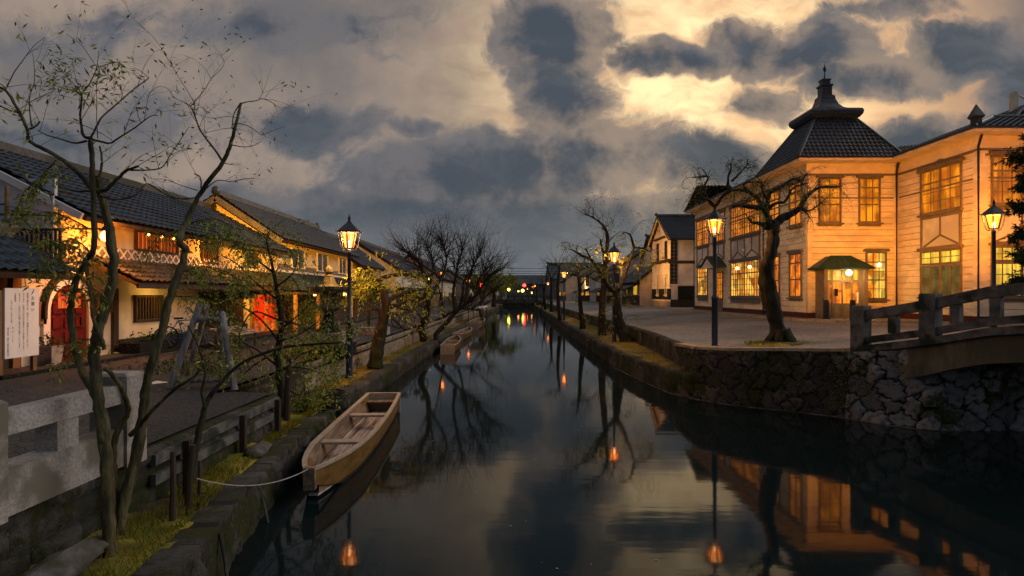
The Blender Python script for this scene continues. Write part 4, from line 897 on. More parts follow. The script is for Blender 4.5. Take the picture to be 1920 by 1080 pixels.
# ------------------------------------------------------------------ generic plastered town house
def kura(name, label, x0, x1, y0, y1, ze, zr, axis, side, wallm='plaster_white', roofm='tile', wins=(), z0=1.1, base='dark', pent=None, group=None, over=.55):
    h_ = thing(name, label, 'house', ((x0+x1)/2, y0, z0), group); w = MB(); w.box(x0, x1, y0, y1, z0-.3, ze)
    if axis == 'y':
        for y in (y0, y1): w.add([(x0,y,ze-.001),(x1,y,ze-.001),((x0+x1)/2,y,zr-.15)], [(0,1,2)])
        w.add([(x0,y0,ze-.001),((x0+x1)/2,y0,zr-.15),((x0+x1)/2,y1,zr-.15),(x0,y1,ze-.001)], [(0,1,2,3)]); w.add([(x1,y0,ze-.001),((x0+x1)/2,y0,zr-.15),((x0+x1)/2,y1,zr-.15),(x1,y1,ze-.001)], [(0,1,2,3)])
    else:
        for x in (x0, x1): w.add([(x,y0,ze-.001),(x,y1,ze-.001),(x,(y0+y1)/2,zr-.15)], [(0,1,2)])
    w.build('wall', wallm, h_)
    k = over; slope = (zr-ze)/(((x1-x0) if axis == 'y' else (y1-y0))/2)
    if axis == 'y': gable_roof(h_, x0-k, x1+k, y0-.3, y1+.3, ze-k*slope+.12, zr+.12, m=roofm)
    else: gable_roof(h_, x0-.35, x1+.35, y0-k, y1+k, ze-k*slope+.12, zr+.12, m=roofm, axis='x')
    X = x1 if side > 0 else x0; T = TX(X, side)
    b_ = MB(); b_.tbox(T, y0, y1, z0-.2, z0+1.25, .0, .05); b_.build('lower_boards', 'dark_wood' if base == 'dark' else 'wall_stone', h_)
    for a0, a1, za, zb, pm in wins: window(h_, T, a0, a1, za, zb, 3 if a1-a0 < 3 else 6, [(1,1)], 'dark_wood', pm, head=0, sill=.0)
    if pent:
        zp, dp_ = pent; p_ = MB(); A = (X+side*dp_, y0-.1, zp-.45*dp_); B_ = (X+side*dp_, y1+.1, zp-.45*dp_); tile_plane(A, B_, (-side*dp_, 0, .45*dp_), mb=p_); p_.build('pent_roof', roofm, h_)
        s_ = MB(); slab(s_, A, B_, (-side*dp_, 0, .45*dp_), th=.07); s_.build('pent_eave', 'dark_wood', h_)
    return h_
# ---- white storehouse with the lit gable, right bank
sh_ = thing('storehouse', 'white walled storehouse with orange lit gable, black lattice corners and dark tiled roof', 'house', (16.6,64,ZR))
w = MB(); w.box(16.6,30,64,72.6,ZR-.3,8.6); w.add([(16.6,64,8.599),(16.6,72.6,8.599),(16.6,68.3,11.2)], [(0,1,2)]); w.build('wall', 'plaster_white', sh_)
gable_roof(sh_, 16.1, 30, 63.2, 73.4, 8.35, 11.35, axis='x'); TS = TX(16.6, -1); TF = TY(64, -1)
bb = MB()
for s_ in (-1, 1): bb.beam((16.2,68.3,11.15),(16.2,68.3+s_*5.0,8.25),.12,.34)
bb.build('bargeboard', 'plaster_cream', sh_)
mm = MB(); mm.tbox(TS, 64.0, 72.6, 6.05, 6.35, .0, .35); mm.tbox(TF, 16.3, 22, 5.85, 6.15, .0, .12); mm.tbox(TS, 65.6,71,8.75,8.95,.0,.3); mm.build('ledge_course', 'dark_wood', sh_)
mm = MB(); mm.tbox(TF, 16.35, 22, 3.55, 3.72, .0, .14); mm.tbox(TS, 64, 72.6, 3.3, 3.42, 0, .1); mm.build('white_course', 'plaster_white', sh_)
ns = MB()
ns.tbox(TF, 16.55, 17.25, 3.72, 8.3, .0, .03); ns.tbox(TS, 64, 64.5, 3.4, 6.0, 0, .03); ns.build('corner_tiles', 'black_plate', sh_)
gr = MB()
for z in np.arange(3.9, 8.3, .38): gr.tbox(TF, 16.55, 17.25, z, z+.05, .03, .05)
gr.tbox(TF, 16.87, 16.93, 3.72, 8.3, .03, .048); gr.build('corner_joints', 'trim_grey', sh_)
MB().tbox(TF, 17.3, 22, ZR+.9, 3.5, .0, .06).build('stone_base', 'wall_stone', sh_); MB().tbox(TS, 64, 72.6, ZR+.9, 3.25, .0, .06).build('stone_base', 'wall_stone', sh_)
MB().tbox(TF, 16.55, 22, ZR-.1, ZR+.9, 0, .12).build('lower_boards', 'dark_wood', sh_); MB().tbox(TS, 64, 72.6, ZR-.1, ZR+.7, 0, .10).build('lower_boards', 'sand', sh_)
for a0, a1 in ((65.6,66.3),(69.3,70.0)):
    window(sh_, TS, a0, a1, 6.7, 8.3, 2, [(1,1)], 'dark_wood', 'dark_glass', head=0); window(sh_, TS, a0, a1, 2.7, 4.5, 2, [(1,1)], 'plaster_white', 'dark_glass', head=.18)
G1 = 'town houses along the right bank street'
kura('town_house', 'white house with steep tiled roof just behind the orange lit storehouse', 17.5, 26, 74.5, 82, 7.2, 9.9, 'x', -1, wins=[(76,77.2,5.2,6.6,'dark_glass')], z0=ZR, group=G1)
kura('town_house', 'low dark house with a grey pent roof and two small lit panels beyond the storehouse', 15.4, 21, 74, 86, 4.4, 6.6, 'y', -1, 'plaster', wins=[(75,77.5,2.6,3.8,'lit_yellow'),(81,83,2.5,3.8,'lit_dim')], z0=ZR, pent=(4.0,1.6), group=G1)
kura('town_house', 'two storey house with lit shop front behind the large willow trunks', 15.6, 24, 88, 101, 6.6, 9.4, 'y', -1, wins=[(89,92,4.4,5.8,'dark_glass'),(95,99,4.4,5.8,'dark_glass'),(89,93,1.3,3.0,'lit_shop'),(95,99,1.3,3.0,'lit_dim')], z0=ZR, pent=(3.9,1.5), group=G1)
kura('town_house', 'pale gabled house between the lit shop fronts on the right street', 15.8, 25, 103, 115, 5.8, 8.8, 'y', -1, wins=[(104,108,4.2,5.2,'lit_dim'),(104,108,1.3,3.1,'lit_shop'),(110,113,1.3,3.0,'lit_shop')], z0=ZR, pent=(3.7,1.5), group=G1)
kura('town_house', 'farther two storey house with orange shop windows on the right street', 15.0, 23, 118, 136, 6.4, 9.2, 'y', -1, wins=[(119,124,4.4,5.8,'dark_glass'),(119,125,1.3,3.2,'lit_shop'),(128,134,1.3,3.2,'lit_shop')], z0=ZR, pent=(3.8,1.6), group=G1)
kura('town_house', 'farthest row house where the right street meets the lights', 12.5, 22, 142, 170, 6, 9.0, 'y', -1, 'plaster', wins=[(143,150,1.3,3.2,'lit_shop'),(156,165,1.3,3.2,'lit_shop')], z0=1.1, group=G1)
RIGHT_ROW[0] = False
kura('warehouse', 'large grey roofed hall rising behind the far right bank houses', 12, 26, 190, 215, 7.5, 12.8, 'x', -1, 'far_roof', 'far_roof', z0=1.1)
kura('town_house', 'dark low house across the end of the canal', -28, -4, 165, 180, 5.0, 8.0, 'x', 1, 'plaster', z0=1.1, group='low houses closing the far end')
kura('town_house', 'grey roofed low building behind the red light', -2, 14, 230, 250, 6.5, 9.8, 'x', 1, 'far_roof', 'far_roof', z0=1.1, group='low houses closing the far end')
# ------------------------------------------------------------------ left bank
# gate roof at the very left
gh = thing('gate_house', 'low dark tiled gate roof over shadowed boards behind the notice board', 'gate', (-10.4,8,ZS))
MB().box(-10.7,-10.45,4,12.75,ZS-.1,3.6).build('board_wall', 'dark_wood', gh); gable_roof(gh, -12.4, -9.35, 3, 13.25, 3.05, 3.95, period=.25, name='roof')
MB().box(-10.5,-10.38,12.76,12.95,ZS,3.1).build('post', 'brown_wood', gh)
# long merchant house
H1 = thing('merchant_house', 'long plastered merchant house with orange lit walls and lattice windows, nearest on the left', 'house', (-10.4,13,ZS))
w = MB(); w.box(-17,-10.4,13.0,27.3,ZS-.3,3.42); w.box(-17,-10.45,14.2,27.3,3.42,4.75); w.add([(-17,14.2,4.7),(-10.45,14.2,4.7),(-13.5,14.2,6.3)], [(0,1,2)]); w.build('wall', 'plaster', H1)
gable_roof(H1, -17.4, -9.65, 13.95, 27.6, 4.42, 6.45, xr=-13.5, m='tile', period=.26)
MB().box(-16.5,-10.5,14.08,14.17,3.3,5.3).build('tarpaulin', 'tarp', H1)
bb = MB(); bb.beam((-9.75,13.9,4.40),(-13.4,13.9,6.28),.07,.16); bb.build('bargeboard', 'plaster_white', H1)
T1 = TX(-10.4, 1)
pr = MB(); A = (-9.1,15.0,2.92); B_ = (-9.1,27.4,2.92); tile_plane(A, B_, (-1.3,0,.62), mb=pr, period=.25, row=.26); pr.build('pent_roof', 'tile_warm', H1)
s_ = MB(); slab(s_, A, B_, (-1.3,0,.62), th=.08); s_.beam((-9.15,15,2.84),(-9.15,27.4,2.84),.08,.1); s_.build('pent_eave', 'dark_wood', H1)
# diamond lattice band
lt = MB(); MB().tbox(T1, 15.2, 27.2, 3.5, 3.86, -.04, .0).build('lattice_ground', 'trim', H1)
a_ = 15.2
while a_ < 27.0:
    p0 = Vector(T1(a_,3.52,.012)); p1 = Vector(T1(a_+.34,3.84,.012)); lt.beam(p0, p1, .02, .045); p0 = Vector(T1(a_,3.84,.02)); p1 = Vector(T1(a_+.34,3.52,.02)); lt.beam(p0, p1, .02, .045); a_ += .34
lt.build('lattice', 'plaster_white', H1)
def lattice_window(parent, T, a0, a1, z0, z1, pane, n=8, bar='dark_wood', frame='dark_wood', fw=.07):
    fr = MB(); fr.tbox(T, a0-fw, a0, z0-fw, z1+fw, .012, .09); fr.tbox(T, a1, a1+fw, z0-fw, z1+fw, .012, .09); fr.tbox(T, a0, a1, z1, z1+fw, .012, .088); fr.tbox(T, a0, a1, z0-fw, z0, .012, .088)
    o_ = fr.build('window', frame, parent); MB().tbox(T, a0, a1, z0, z1, .014, .022).build('pane', pane, o_)
    b_ = MB()
    for k in range(1, n): q = a0+(a1-a0)*k/n; b_.tbox(T, q-.028, q+.028, z0, z1, .03, .08)
    b_.build('lattice', bar, o_)
lattice_window(H1, TX(-10.45,1), 17.0, 19.0, 3.92, 4.38, 'lit_red', 11, 'brown_wood')
lattice_window(H1, TX(-10.45,1), 20.6, 21.6, 3.75, 4.30, 'lit_deep', 6); lattice_window(H1, TX(-10.45,1), 24.2, 25.0, 3.75, 4.25, 'lit_deep', 5)
for k in range(3): glow_ball((-10.28, 17.35+k*.65, 4.33), .035, 'glow_far', 'window_bulb', ['nearest bulb at the red lattice window','middle bulb at the red lattice window','farthest bulb at the red lattice window'][k], 'bulb', 'small bulbs at the red lattice window')
lattice_window(H1, T1, 16.9, 18.1, 1.95, 2.55, 'lit_dim', 9); lattice_window(H1, T1, 15.55, 15.8, 2.25, 2.55, 'dark_glass', 2)
lattice_window(H1, T1, 20.4, 23.5, 1.6, 2.65, 'lit_dim', 22)
MB().tbox(T1, 19.9, 24.0, ZS, 1.5, .0, .06).build('lower_boards', 'dark_wood', H1); MB().tbox(T1, 15.9, 16.1, ZS, 2.8, 0, .08).build('post', 'dark_wood', H1)
MB().tbox(T1, 16.1, 19.8, ZS, 1.45, 0, .10).build('lower_boards', 'dark_wood', H1)
# glowing entrance further along
en = MB(); en.tbox(T1, 24.4, 26.9, ZS+.05, 2.6, .0, .02); en.build('entrance_glow', 'lit_red', H1)
nb = MB(); [nb.tbox(T1, 24.5+k*.62, 24.98+k*.62, 1.55, 2.55, .06, .08) for k in range(4)]; nb.build('curtain', 'red_fabric', H1)
for a1 in (24.3, 25.6, 26.9): MB().tbox(T1, a1, a1+.1, ZS, 2.65, .02, .16).build('entrance_post', 'brown_wood', H1)
# arched doorway
ad = MB(); ac = 14.35; ar = .62; zs_ = 2.25
def arch_ring(mb, T, c_, r0, r1, zb, zs, d0, d1, n=16):
    pts0 = [(c_-r0, zb)]+[(c_-r0*math.cos(math.pi*k/n), zs+r0*math.sin(math.pi*k/n)) for k in range(n+1)]+[(c_+r0, zb)]
    pts1 = [(c_-r1, zb)]+[(c_-r1*math.cos(math.pi*k/n), zs+r1*math.sin(math.pi*k/n)) for k in range(n+1)]+[(c_+r1, zb)]
    for i in range(len(pts0)-1):
        a1, b1, c1, d_ = pts0[i], pts0[i+1], pts1[i+1], pts1[i]
        mb.hexa([T(*a1,d0),T(*b1,d0),T(*c1,d0),T(*d_,d0),T(*a1,d1),T(*b1,d1),T(*c1,d1),T(*d_,d1)])
arch_ring(ad, T1, ac, ar, ar+.20, ZS, zs_, .0, .07); ad.build('door_surround', 'plaster_white', H1)
ad = MB(); arch_ring(ad, T1, ac, ar+.20, ar+.27, 2.1, zs_, .02, .16); ad.build('door_hood', 'dark_wood', H1)
dr = MB(); n = 14; pts = [(ac-ar, ZS)]+[(ac-ar*math.cos(math.pi*k/n), zs_+ar*math.sin(math.pi*k/n)) for k in range(n+1)]+[(ac+ar, ZS)]
dr.add([T1(a1, z1, .012) for a1, z1 in pts], [tuple(range(len(pts)))])
for k in range(3):
    for j in range(5):
        a1 = ac-.5+k*.36; z1 = ZS+.1+j*.33; dr.tbox(T1, a1, a1+.27, z1, z1+.24, .012, .04)
dob = dr.build('door', 'red_wood', H1)
MB().tbox(T1, ac-.36, ac+.36, 2.32, 2.68, .045, .055).build('pane', 'lit_red', dob); MB().tbox(T1, ac+.35, ac+.38, 1.9, 2.1, .05, .08).build('handle', 'iron', dob)
tag(MB().tbox(T1, 13.35, 13.62, 1.98, 2.48, .02, .07).build('wall_plaque', 'brown_wood'), 'brown wooden plaque on the orange wall left of the red arched door', 'plaque')
pt = thing('flower_pot', 'dark square planter left of the red arched door', 'planter', (-10.1,13.4,ZS)); MB().lathe([(.2,0),(.26,.42),(.22,.42),(.2,.38)], (-10.1,13.4,ZS), 4, R(45)).build('pot', 'granite', pt)
mb = MB(); leaf_patch(mb, (-10.1,13.4,ZS+.5), .12, .12, .08, 120, .08, rnd); mb.build('leaves', 'leaf_dark', pt)
pt = thing('planter_box', 'long low planter of grasses along the merchant house wall', 'planter', (-9.9,18,ZS)); MB().box(-10.2,-9.65,15.9,19.3,ZS-.02,ZS+.26).build('box', 'wall_tan', pt)
mb = MB(); leaf_patch(mb, (-9.95,17.6,ZS+.36), .1, .8, .08, 420, .10, rnd); mb.build('leaves', 'leaf_dark', pt)
# wall lamp
wl = thing('wall_lamp', 'bright orange lamp on a bracket between the foreground trunks', 'lamp', (-10.3,15.4,4.0))
MB().beam((-10.4,14.6,4.2),(-9.7,14.6,4.2),.04,.04).build('bracket', 'iron', wl); glow_ball((-9.62,14.55,4.02), .13, 'glow_lamp', 'globe', None, None, parent=wl)
MB().lathe([(.16,0),(.14,.04),(.04,.12),(.03,.16)], (-9.62,14.55,4.14), 10).build('shade', 'iron', wl)
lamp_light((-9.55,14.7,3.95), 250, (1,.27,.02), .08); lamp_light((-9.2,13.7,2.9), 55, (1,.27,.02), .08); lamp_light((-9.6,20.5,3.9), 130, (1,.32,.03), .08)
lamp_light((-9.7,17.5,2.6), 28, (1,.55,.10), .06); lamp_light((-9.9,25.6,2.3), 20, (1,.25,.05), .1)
# scaffold and balustrade at the gable end
sc = thing('scaffold', 'steel scaffold poles in front of the white sheeted gable end', 'scaffold', (-12,13.8,3.2))
for x, y, z0, z1, mm_ in ((-13.2,13.8,3.3,5.2,'pipe_steel'),(-11.28,13.7,3.1,5.05,'rust_pole'),(-10.25,13.7,3.2,4.85,'pipe_steel'),(-14.6,13.8,3.3,5.2,'pipe_steel')):
    MB().tube([(x,y,z0),(x,y,z1)], .028 if mm_ == 'pipe_steel' else .045, 8).build('pole', mm_, sc)
for (a1, b1) in (((-16,13.75,4.72),(-11.3,13.75,4.66)),((-16,13.75,4.45),(-10.3,13.75,4.42)),((-16,13.75,4.1),(-10.3,13.75,4.02)),((-11.25,13.66,4.62),(-10.25,13.66,4.48))):
    MB().tube([a1,b1], .02, 6).build('rail', 'pipe_steel' if a1[0] > -12 else 'iron', sc)
bl = thing('balustrade', 'dark slatted balustrade below the white sheeting', 'railing', (-12,13.6,3.2)); mb = MB()
for k in range(58): x = -16+k*.105; mb.box(x,x+.05,13.55,13.58,3.45,4.05)
mb.build('slats', 'dark_wood', bl); MB().box(-16,-9.9,13.53,13.60,4.05,4.10).build('rail', 'dark_wood', bl); MB().box(-16,-9.9,13.5,13.9,3.35,3.45).build('floor_beam', 'brown_wood', bl)
# notice board
sg = thing('notice_board', 'white notice board with columns of black Japanese writing on timber legs', 'sign', (-9.6,12,ZS))
SX = -9.55; MB().box(SX-.03,SX,11.55,12.38,1.42,2.76).build('board', 'white_board', sg)
for y in (11.45, 12.28): MB().box(SX-.10,SX-.035,y,y+.10,ZS-.05,2.72).build('leg', 'brown_wood', sg)
cols_ = [("お願い",.085,12.22,2.62,1.35),("修繕工事のため、何かとご迷惑をおかけいたして",.050,12.09,2.68,1.0),("おります。安全には十分注意をして作業をしており",.050,11.99,2.68,1.0),("ますので、しばらくの間ご協力をお願いいたします。",.048,11.89,2.68,1.0),
         ("工事期間",.045,11.79,2.68,1.0),("一月二十日〜三月十五日",.042,11.70,2.55,1.0),("施　主　くらしき",.036,11.73,2.02,1.0),("株式会社　藤木工務店倉敷支店",.040,11.62,2.02,1.0)]
wm = MB(); dg = None
for txt, sz, y, ztop, sp__ in cols_:
    cu = bpy.data.curves.new('txt', 'FONT'); cu.body = "\n".join({'、':'、','ー':'｜','〜':'｜'}.get(c_, c_) for c_ in txt); cu.size = sz; cu.space_line = sp__*.98; cu.align_x = 'CENTER'; cu.resolution_u = 2
    to = bpy.data.objects.new('txt', cu); COL.objects.link(to); bpy.context.view_layer.update(); me = bpy.data.meshes.new_from_object(to)
    wm.add([(SX+.004, y+v.co.x, ztop-sz+v.co.y) for v in me.vertices], [tuple(p.vertices) for p in me.polygons])
    bpy.data.objects.remove(to); bpy.data.meshes.remove(me)
wm.build('writing', 'ink', sg)
# second house
H2 = thing('merchant_house', 'two storey merchant house with smooth grey roof and yellow lit upper wall', 'house', (-11,27.4,ZS)); T2 = TX(-11, 1)
w = MB(); w.box(-15.4,-11,27.75,41.2,ZS-.3,5.3); w.add([(-15.4,27.75,5.29),(-11,27.75,5.29),(-13.2,27.75,6.9)], [(0,1,2)]); w.build('wall', 'plaster_cream', H2)
gable_roof(H2, -16.1, -10.25, 27.3, 41.4, 5.12, 7.1, m='tile_smooth', period=.30)
bb = MB(); [bb.beam((-13.2,27.27,6.92),(-13.2+s_*2.95,27.27,4.98),.08,.26) for s_ in (-1,1)]; bb.build('bargeboard', 'trim_grey', H2)
pr = MB(); A = (-9.4,27.6,2.95); B_ = (-9.4,41.4,2.95); tile_plane(A, B_, (-1.6,0,.75), mb=pr, period=.28); pr.build('pent_roof', 'tile', H2); s_ = MB(); slab(s_, A, B_, (-1.6,0,.75), th=.08); s_.build('pent_eave', 'dark_wood', H2)
MB().tbox(T2, 27.8, 41, 3.70, 3.80, 0, .16).build('white_course', 'plaster_white', H2); MB().tbox(T2, 27.8, 41, 3.82, 4.1, 0, .02).build('tile_band', 'trim', H2)
for a0, a1 in ((30.5,32.3),(34.5,36.4),(38.8,40.5)):
    window(H2, T2, a0, a1, 4.0, 4.92, 2, [(1,1)], 'plaster_white', 'dark_glass', head=0, sill=.0, mw=.03, fw=.06)
MB().tbox(T2, 27.9, 41, ZS-.1, 2.9, .0, .05).build('lower_boards', 'dark_wood', H2)
for a0, a1, m_ in ((30.5,31.6,'lit_yellow'),(35.2,36.6,'lit_shop'),(28.5,29.8,'lit_dim')): window(H2, T2, a0, a1, 1.3, 2.6, 3, [(1,2)], 'brown_wood', m_, head=0, sill=0, name='door', proud=.14)
def hanging(p, lab):
    h_ = thing('wall_lantern', lab, 'lantern', p, 'small square lanterns at the shop front'); x, y, z = p
    MB().box(x-.10,x+.10,y-.10,y+.10,z-.15,z+.15).build('glass', 'glow_lamp', h_)
    f_ = MB(); f_.box(x-.13,x+.13,y-.13,y+.13,z+.15,z+.18); f_.box(x-.12,x+.12,y-.12,y+.12,z-.18,z-.15)
    for a1 in (-1,1):
        for b1 in (-1,1): f_.box(x+a1*.11-.012,x+a1*.11+.012,y+b1*.11-.012,y+b1*.11+.012,z-.15,z+.15)
    f_.tube([(x,y,z+.18),(x,y,z+.40)], .01, 5); f_.build('frame', 'iron', h_)
hanging((-9.55,29.9,2.72), 'small lit lantern hanging left of the stone lantern'); hanging((-9.5,35.0,2.72), 'small lit lantern hanging right of the stone lantern behind the lamp pole')
lamp_light((-9.35,29.9,2.55), 60, (1,.55,.16), .1); lamp_light((-9.3,35,2.55), 60, (1,.55,.16), .1)
# canopy roof of the shop entrance in front of it
sp2 = thing('entrance_canopy', 'small hipped tiled canopy over the red lit entrance', 'canopy', (-9.4,26,ZS)); tl = MB()
tile_plane((-10.3,24.0,2.75),(-8.3,24.0,2.75),(0,1.5,.75),1,1,mb=tl); tile_plane((-8.3,24.0,2.75),(-8.3,27.2,2.75),(-1,0,.75),1.5,1.5,mb=tl); tile_plane((-8.3,27.2,2.75),(-10.3,27.2,2.75),(0,-1.5,.75),1,1,mb=tl); tl.build('roof', 'tile', sp2)
MB().box(-10.3,-8.35,24.05,27.15,2.64,2.74).build('eave_board', 'dark_wood', sp2)
for y in (24.2, 27.0): MB().box(-8.6,-8.48,y-.06,y+.06,ZS,2.66).build('post', 'brown_wood', sp2)
G2 = 'town houses along the left bank street'
kura('town_house', 'white plastered house with low dark roof just past the yellow lit one', -16, -10.9, 42, 50.5, 4.9, 6.8, 'y', 1, 'plaster', wins=[(43,45.2,3.7,4.6,'dark_glass'),(47,48,3.9,4.4,'dark_glass')], pent=(3.4,1.3), group=G2)
kura('town_house', 'white gabled house with dark roof half hidden by the willow', -18, -10.2, 54, 76, 4.9, 7.4, 'y', 1, 'plaster_white', wins=[(56,58,1.9,2.9,'dark_glass'),(66,70,1.3,2.8,'lit_dim')], pent=(3.3,1.2), group=G2)
kura('town_house', 'dim house behind the big bare tree', -17, -9.5, 79, 104, 4.9, 7.6, 'y', 1, 'plaster', wins=[(82,86,1.3,2.8,'lit_shop'),(92,98,1.3,2.8,'lit_dim')], group=G2)
kura('town_house', 'farthest left bank house beside the end bridge', -15, -7.5, 108, 132, 4.4, 6.8, 'y', 1, 'plaster', wins=[(110,114,1.3,2.8,'lit_shop')], group=G2)
# stone lantern
sl = thing('stone_lantern', 'tall weathered stone lantern with winged cap on a block pedestal', 'lantern', (-4.95,16.0,ZS)); c_ = (-4.78,16.0,ZS)
p_ = MB(); p_.box(-5.35,-4.62+.4-.0,15.35,16.65,ZS-.05,ZS+.26); p_.build('base_step', 'wall_tan', sl); p_ = MB(); p_.box(-5.18,-4.38,15.57,16.43,ZS+.26,ZS+.55); p_.build('base_step', 'granite', sl)
MB().lathe([(.30,.55),(.28,.62),(.20,.72),(.15,.86),(.13,1.0),(.13,1.06),(.17,1.10)], c_, 8, R(22.5)).build('shaft', 'wall_tan', sl)
MB().lathe([(.2,1.10),(.34,1.18),(.34,1.25),(.2,1.26)], c_, 6).build('platform', 'concrete', sl)
fb = MB(); [fb.lathe([(.035,1.26),(.035,1.58)], (c_[0]+.17*math.cos(R(60*k)), c_[1]+.17*math.sin(R(60*k)), c_[2]), 6) for k in range(6)]; fb.build('fire_box', 'concrete', sl)
MB().lathe([(.30,1.58),(.46,1.60),(.56,1.67),(.58,1.74),(.50,1.70),(.34,1.72),(.22,1.80),(.16,1.92),(.13,2.0)], c_, 6).build('cap', 'concrete', sl); MB().lathe([(.05,1.98),(.12,2.02),(.07,2.07),(.12,2.13),(.11,2.2),(.01,2.3)], c_, 10).build('finial', 'concrete', sl)
# wooden prop frame for the willow
af = thing('tree_support', 'weathered timber trestle on the street edge behind the small stake fence', 'trestle', (-5,10,ZS))
def pole(p0, p1, r=.055): MB().tube([p0, Vector(p0).lerp(Vector(p1),.5), p1], [r*1.05, r, r*.95], 10).build('pole', 'weathered_pole', af)
pole(P(318,727,10.1), P(376,568,10.3)); pole(P(440,732,9.9), P(416,585,10.2)); pole(P(345,728,10.9), P(388,572,10.4), .05); pole(P(418,728,11.0), P(410,586,10.4), .05); pole(P(366,597,10.3), P(425,600,10.3), .045); pole(P(330,715,10.2), P(437,712,10.0), .035)
# bench
bn = thing('bench', 'slatted pale bench outside the lit lattice', 'bench', (-8.2,17,ZS)); s_ = MB()
q0 = G(405,655,ZS)
for k in range(5): s_.box(q0.x-.1+k*.16, q0.x+.03+k*.16, q0.y-.2, q0.y+1.5, ZS+.40+.04*(4-k), ZS+.43+.04*(4-k))
s_.build('seat', 'weathered_pole', bn)
for x in (0,.55):
    for y in (0,1.3): MB().box(q0.x+x,q0.x+x+.05,q0.y+y-.1,q0.y+y-.05,ZS,ZS+.4).build('leg', 'dark_wood', bn)
# bicycles
def bicycle(loc, rz, label, m):
    b = thing('bicycle', label, 'bicycle', (0,0,0), 'bicycles')
    for y in (0, 1.02):
        wv = MB(); wv.tube([(0, y+.31*math.cos(k/18*6.2832), .33+.31*math.sin(k/18*6.2832)) for k in range(19)], .02, 6)
        o_ = wv.build('wheel', 'rubber', b); sp__ = MB(); [sp__.tube([(0,y,.33),(0,y+.3*math.cos(k),.33+.3*math.sin(k))], .004, 3) for k in np.arange(0,6.28,.52)]; sp__.build('spokes', 'chrome', o_)
    f_ = MB(); J = dict(r=(0,0,.33), b=(0,.43,.30), s=(0,.30,.80), h=(0,.83,.82), f=(0,1.02,.33), hb=(0,.80,1.0))
    for a_, c_ in (('r','b'),('r','s'),('b','s'),('b','h'),('s','h'),('h','f'),('h','hb')): f_.tube([J[a_], J[c_]], .016, 6)
    f_.build('frame', m, b); MB().tube([(-.26,.70,1.0),(-.1,.80,1.03),(.1,.80,1.03),(.26,.70,1.0)], .013, 6).build('handlebar', 'chrome', b)
    MB().box(-.07,.07,.18,.42,.84,.89).build('saddle', 'rubber', b); MB().box(-.17,.17,.98,1.25,.85,1.05).build('basket', 'iron', b)
    b.location = loc; b.rotation_euler = (0,0,rz); return b
q = G(312,655,ZS); bicycle((q.x,q.y,ZS), R(-62), 'blue bicycle parked by the merchant house planter', 'blue_paint')
bicycle((-5.1,27.6,ZS), R(-75), 'dark bicycle leaning by the street edge nearest the big bare tree', 'iron')
bicycle((-5.6,29.0,ZS), R(-70), 'second dark bicycle standing behind the first near the bare tree', 'iron')
# stone bench at street edge, dark hand rail
tag(MB().box(-5.9,-4.75,23.3,23.9,ZS-.02,ZS+.28).build('stone_block', 'granite'), 'low grey stone block on the left street edge', 'block')
hr = thing('handrail', 'dark timber rack sloping towards the bare tree roots', 'rack', (-5.2,24.5,ZS)); MB().beam((-5.9,24.6,ZS+.95),(-5.1,24.6,ZS+.9),.1,.08).build('top_rail', 'dark_wood', hr); MB().beam((-5.15,24.6,ZS+.9),(-4.2,24.2,ZS+.15),.12,.08).build('slope_rail', 'dark_wood', hr)
for x in (-5.8,-5.35): MB().box(x,x+.1,24.55,24.65,ZS,ZS+.92).build('post', 'dark_wood', hr)
# road arrow
mb = MB(); a0 = G(198,719,ZS); mb.add([(a0.x-.05,a0.y-.12,ZS+.004),(a0.x+.75,a0.y-.1,ZS+.004),(a0.x+.7,a0.y+.18,ZS+.004),(a0.x+.25,a0.y+.14,ZS+.004)], [(0,1,2,3)]); mb.add([(a0.x+.76,a0.y-.25,ZS+.004),(a0.x+1.05,a0.y+.12,ZS+.004),(a0.x+.71,a0.y+.3,ZS+.004)],[(0,1,2)])
tag(mb.build('road_marking', 'white_paint'), None, None, kind='structure')
mb = MB()
for (xa, ya), (xb, yb) in zip([(-9.2,11),(-9.25,16),(-8.9,20),(-8.6,30),(-8.7,60)][:-1], [(-9.25,16),(-8.9,20),(-8.6,30),(-8.7,60)]): mb.beam((xa,ya,ZS+.03),(xb,yb,ZS+.03),.12,.08)
tag(mb.build('kerb', 'wall_tan'), None, None, kind='structure')
# far bridge, lights, wires
fbz = thing('far_bridge', 'dark low bridge closing the far end of the canal', 'bridge', (1,126,0)); mb = MB(); n = 24
for k in range(n):
    xa = -4+k*10.5/n; xb = xa+10.5/n; ua = (k/n-.5)*2; ub = ((k+1)/n-.5)*2; ta = 1.75-.35*ua*ua; tb = 1.75-.35*ub*ub; ba = 1.1-.6*ua**4; bb_ = 1.1-.6*ub**4
    mb.hexa([(xa,124,ba-.1),(xb,124,bb_-.1),(xb,129,bb_-.1),(xa,129,ba-.1),(xa,124,ta),(xb,124,tb),(xb,129,tb),(xa,129,ta)])
mb.build('deck', 'rail_stone', fbz)
wall_mesh('canal_wall', [(-3.2,139.05,-.3,1.15),(7,139.05,-.3,1.15)], 'wall_dark', .6, .05, .2, 'ashlar', side=1, label='dark stone wall closing the canal behind the far bridge', seed=31)
mb = MB(); mb.beam((-3.8,124,2.3),(6.3,124,2.3),.15,.12)
for k in range(8): mb.box(-3.8+k*1.42,-3.6+k*1.42,123.9,124.1,1.4,2.25)
mb.build('railing', 'iron', fbz)
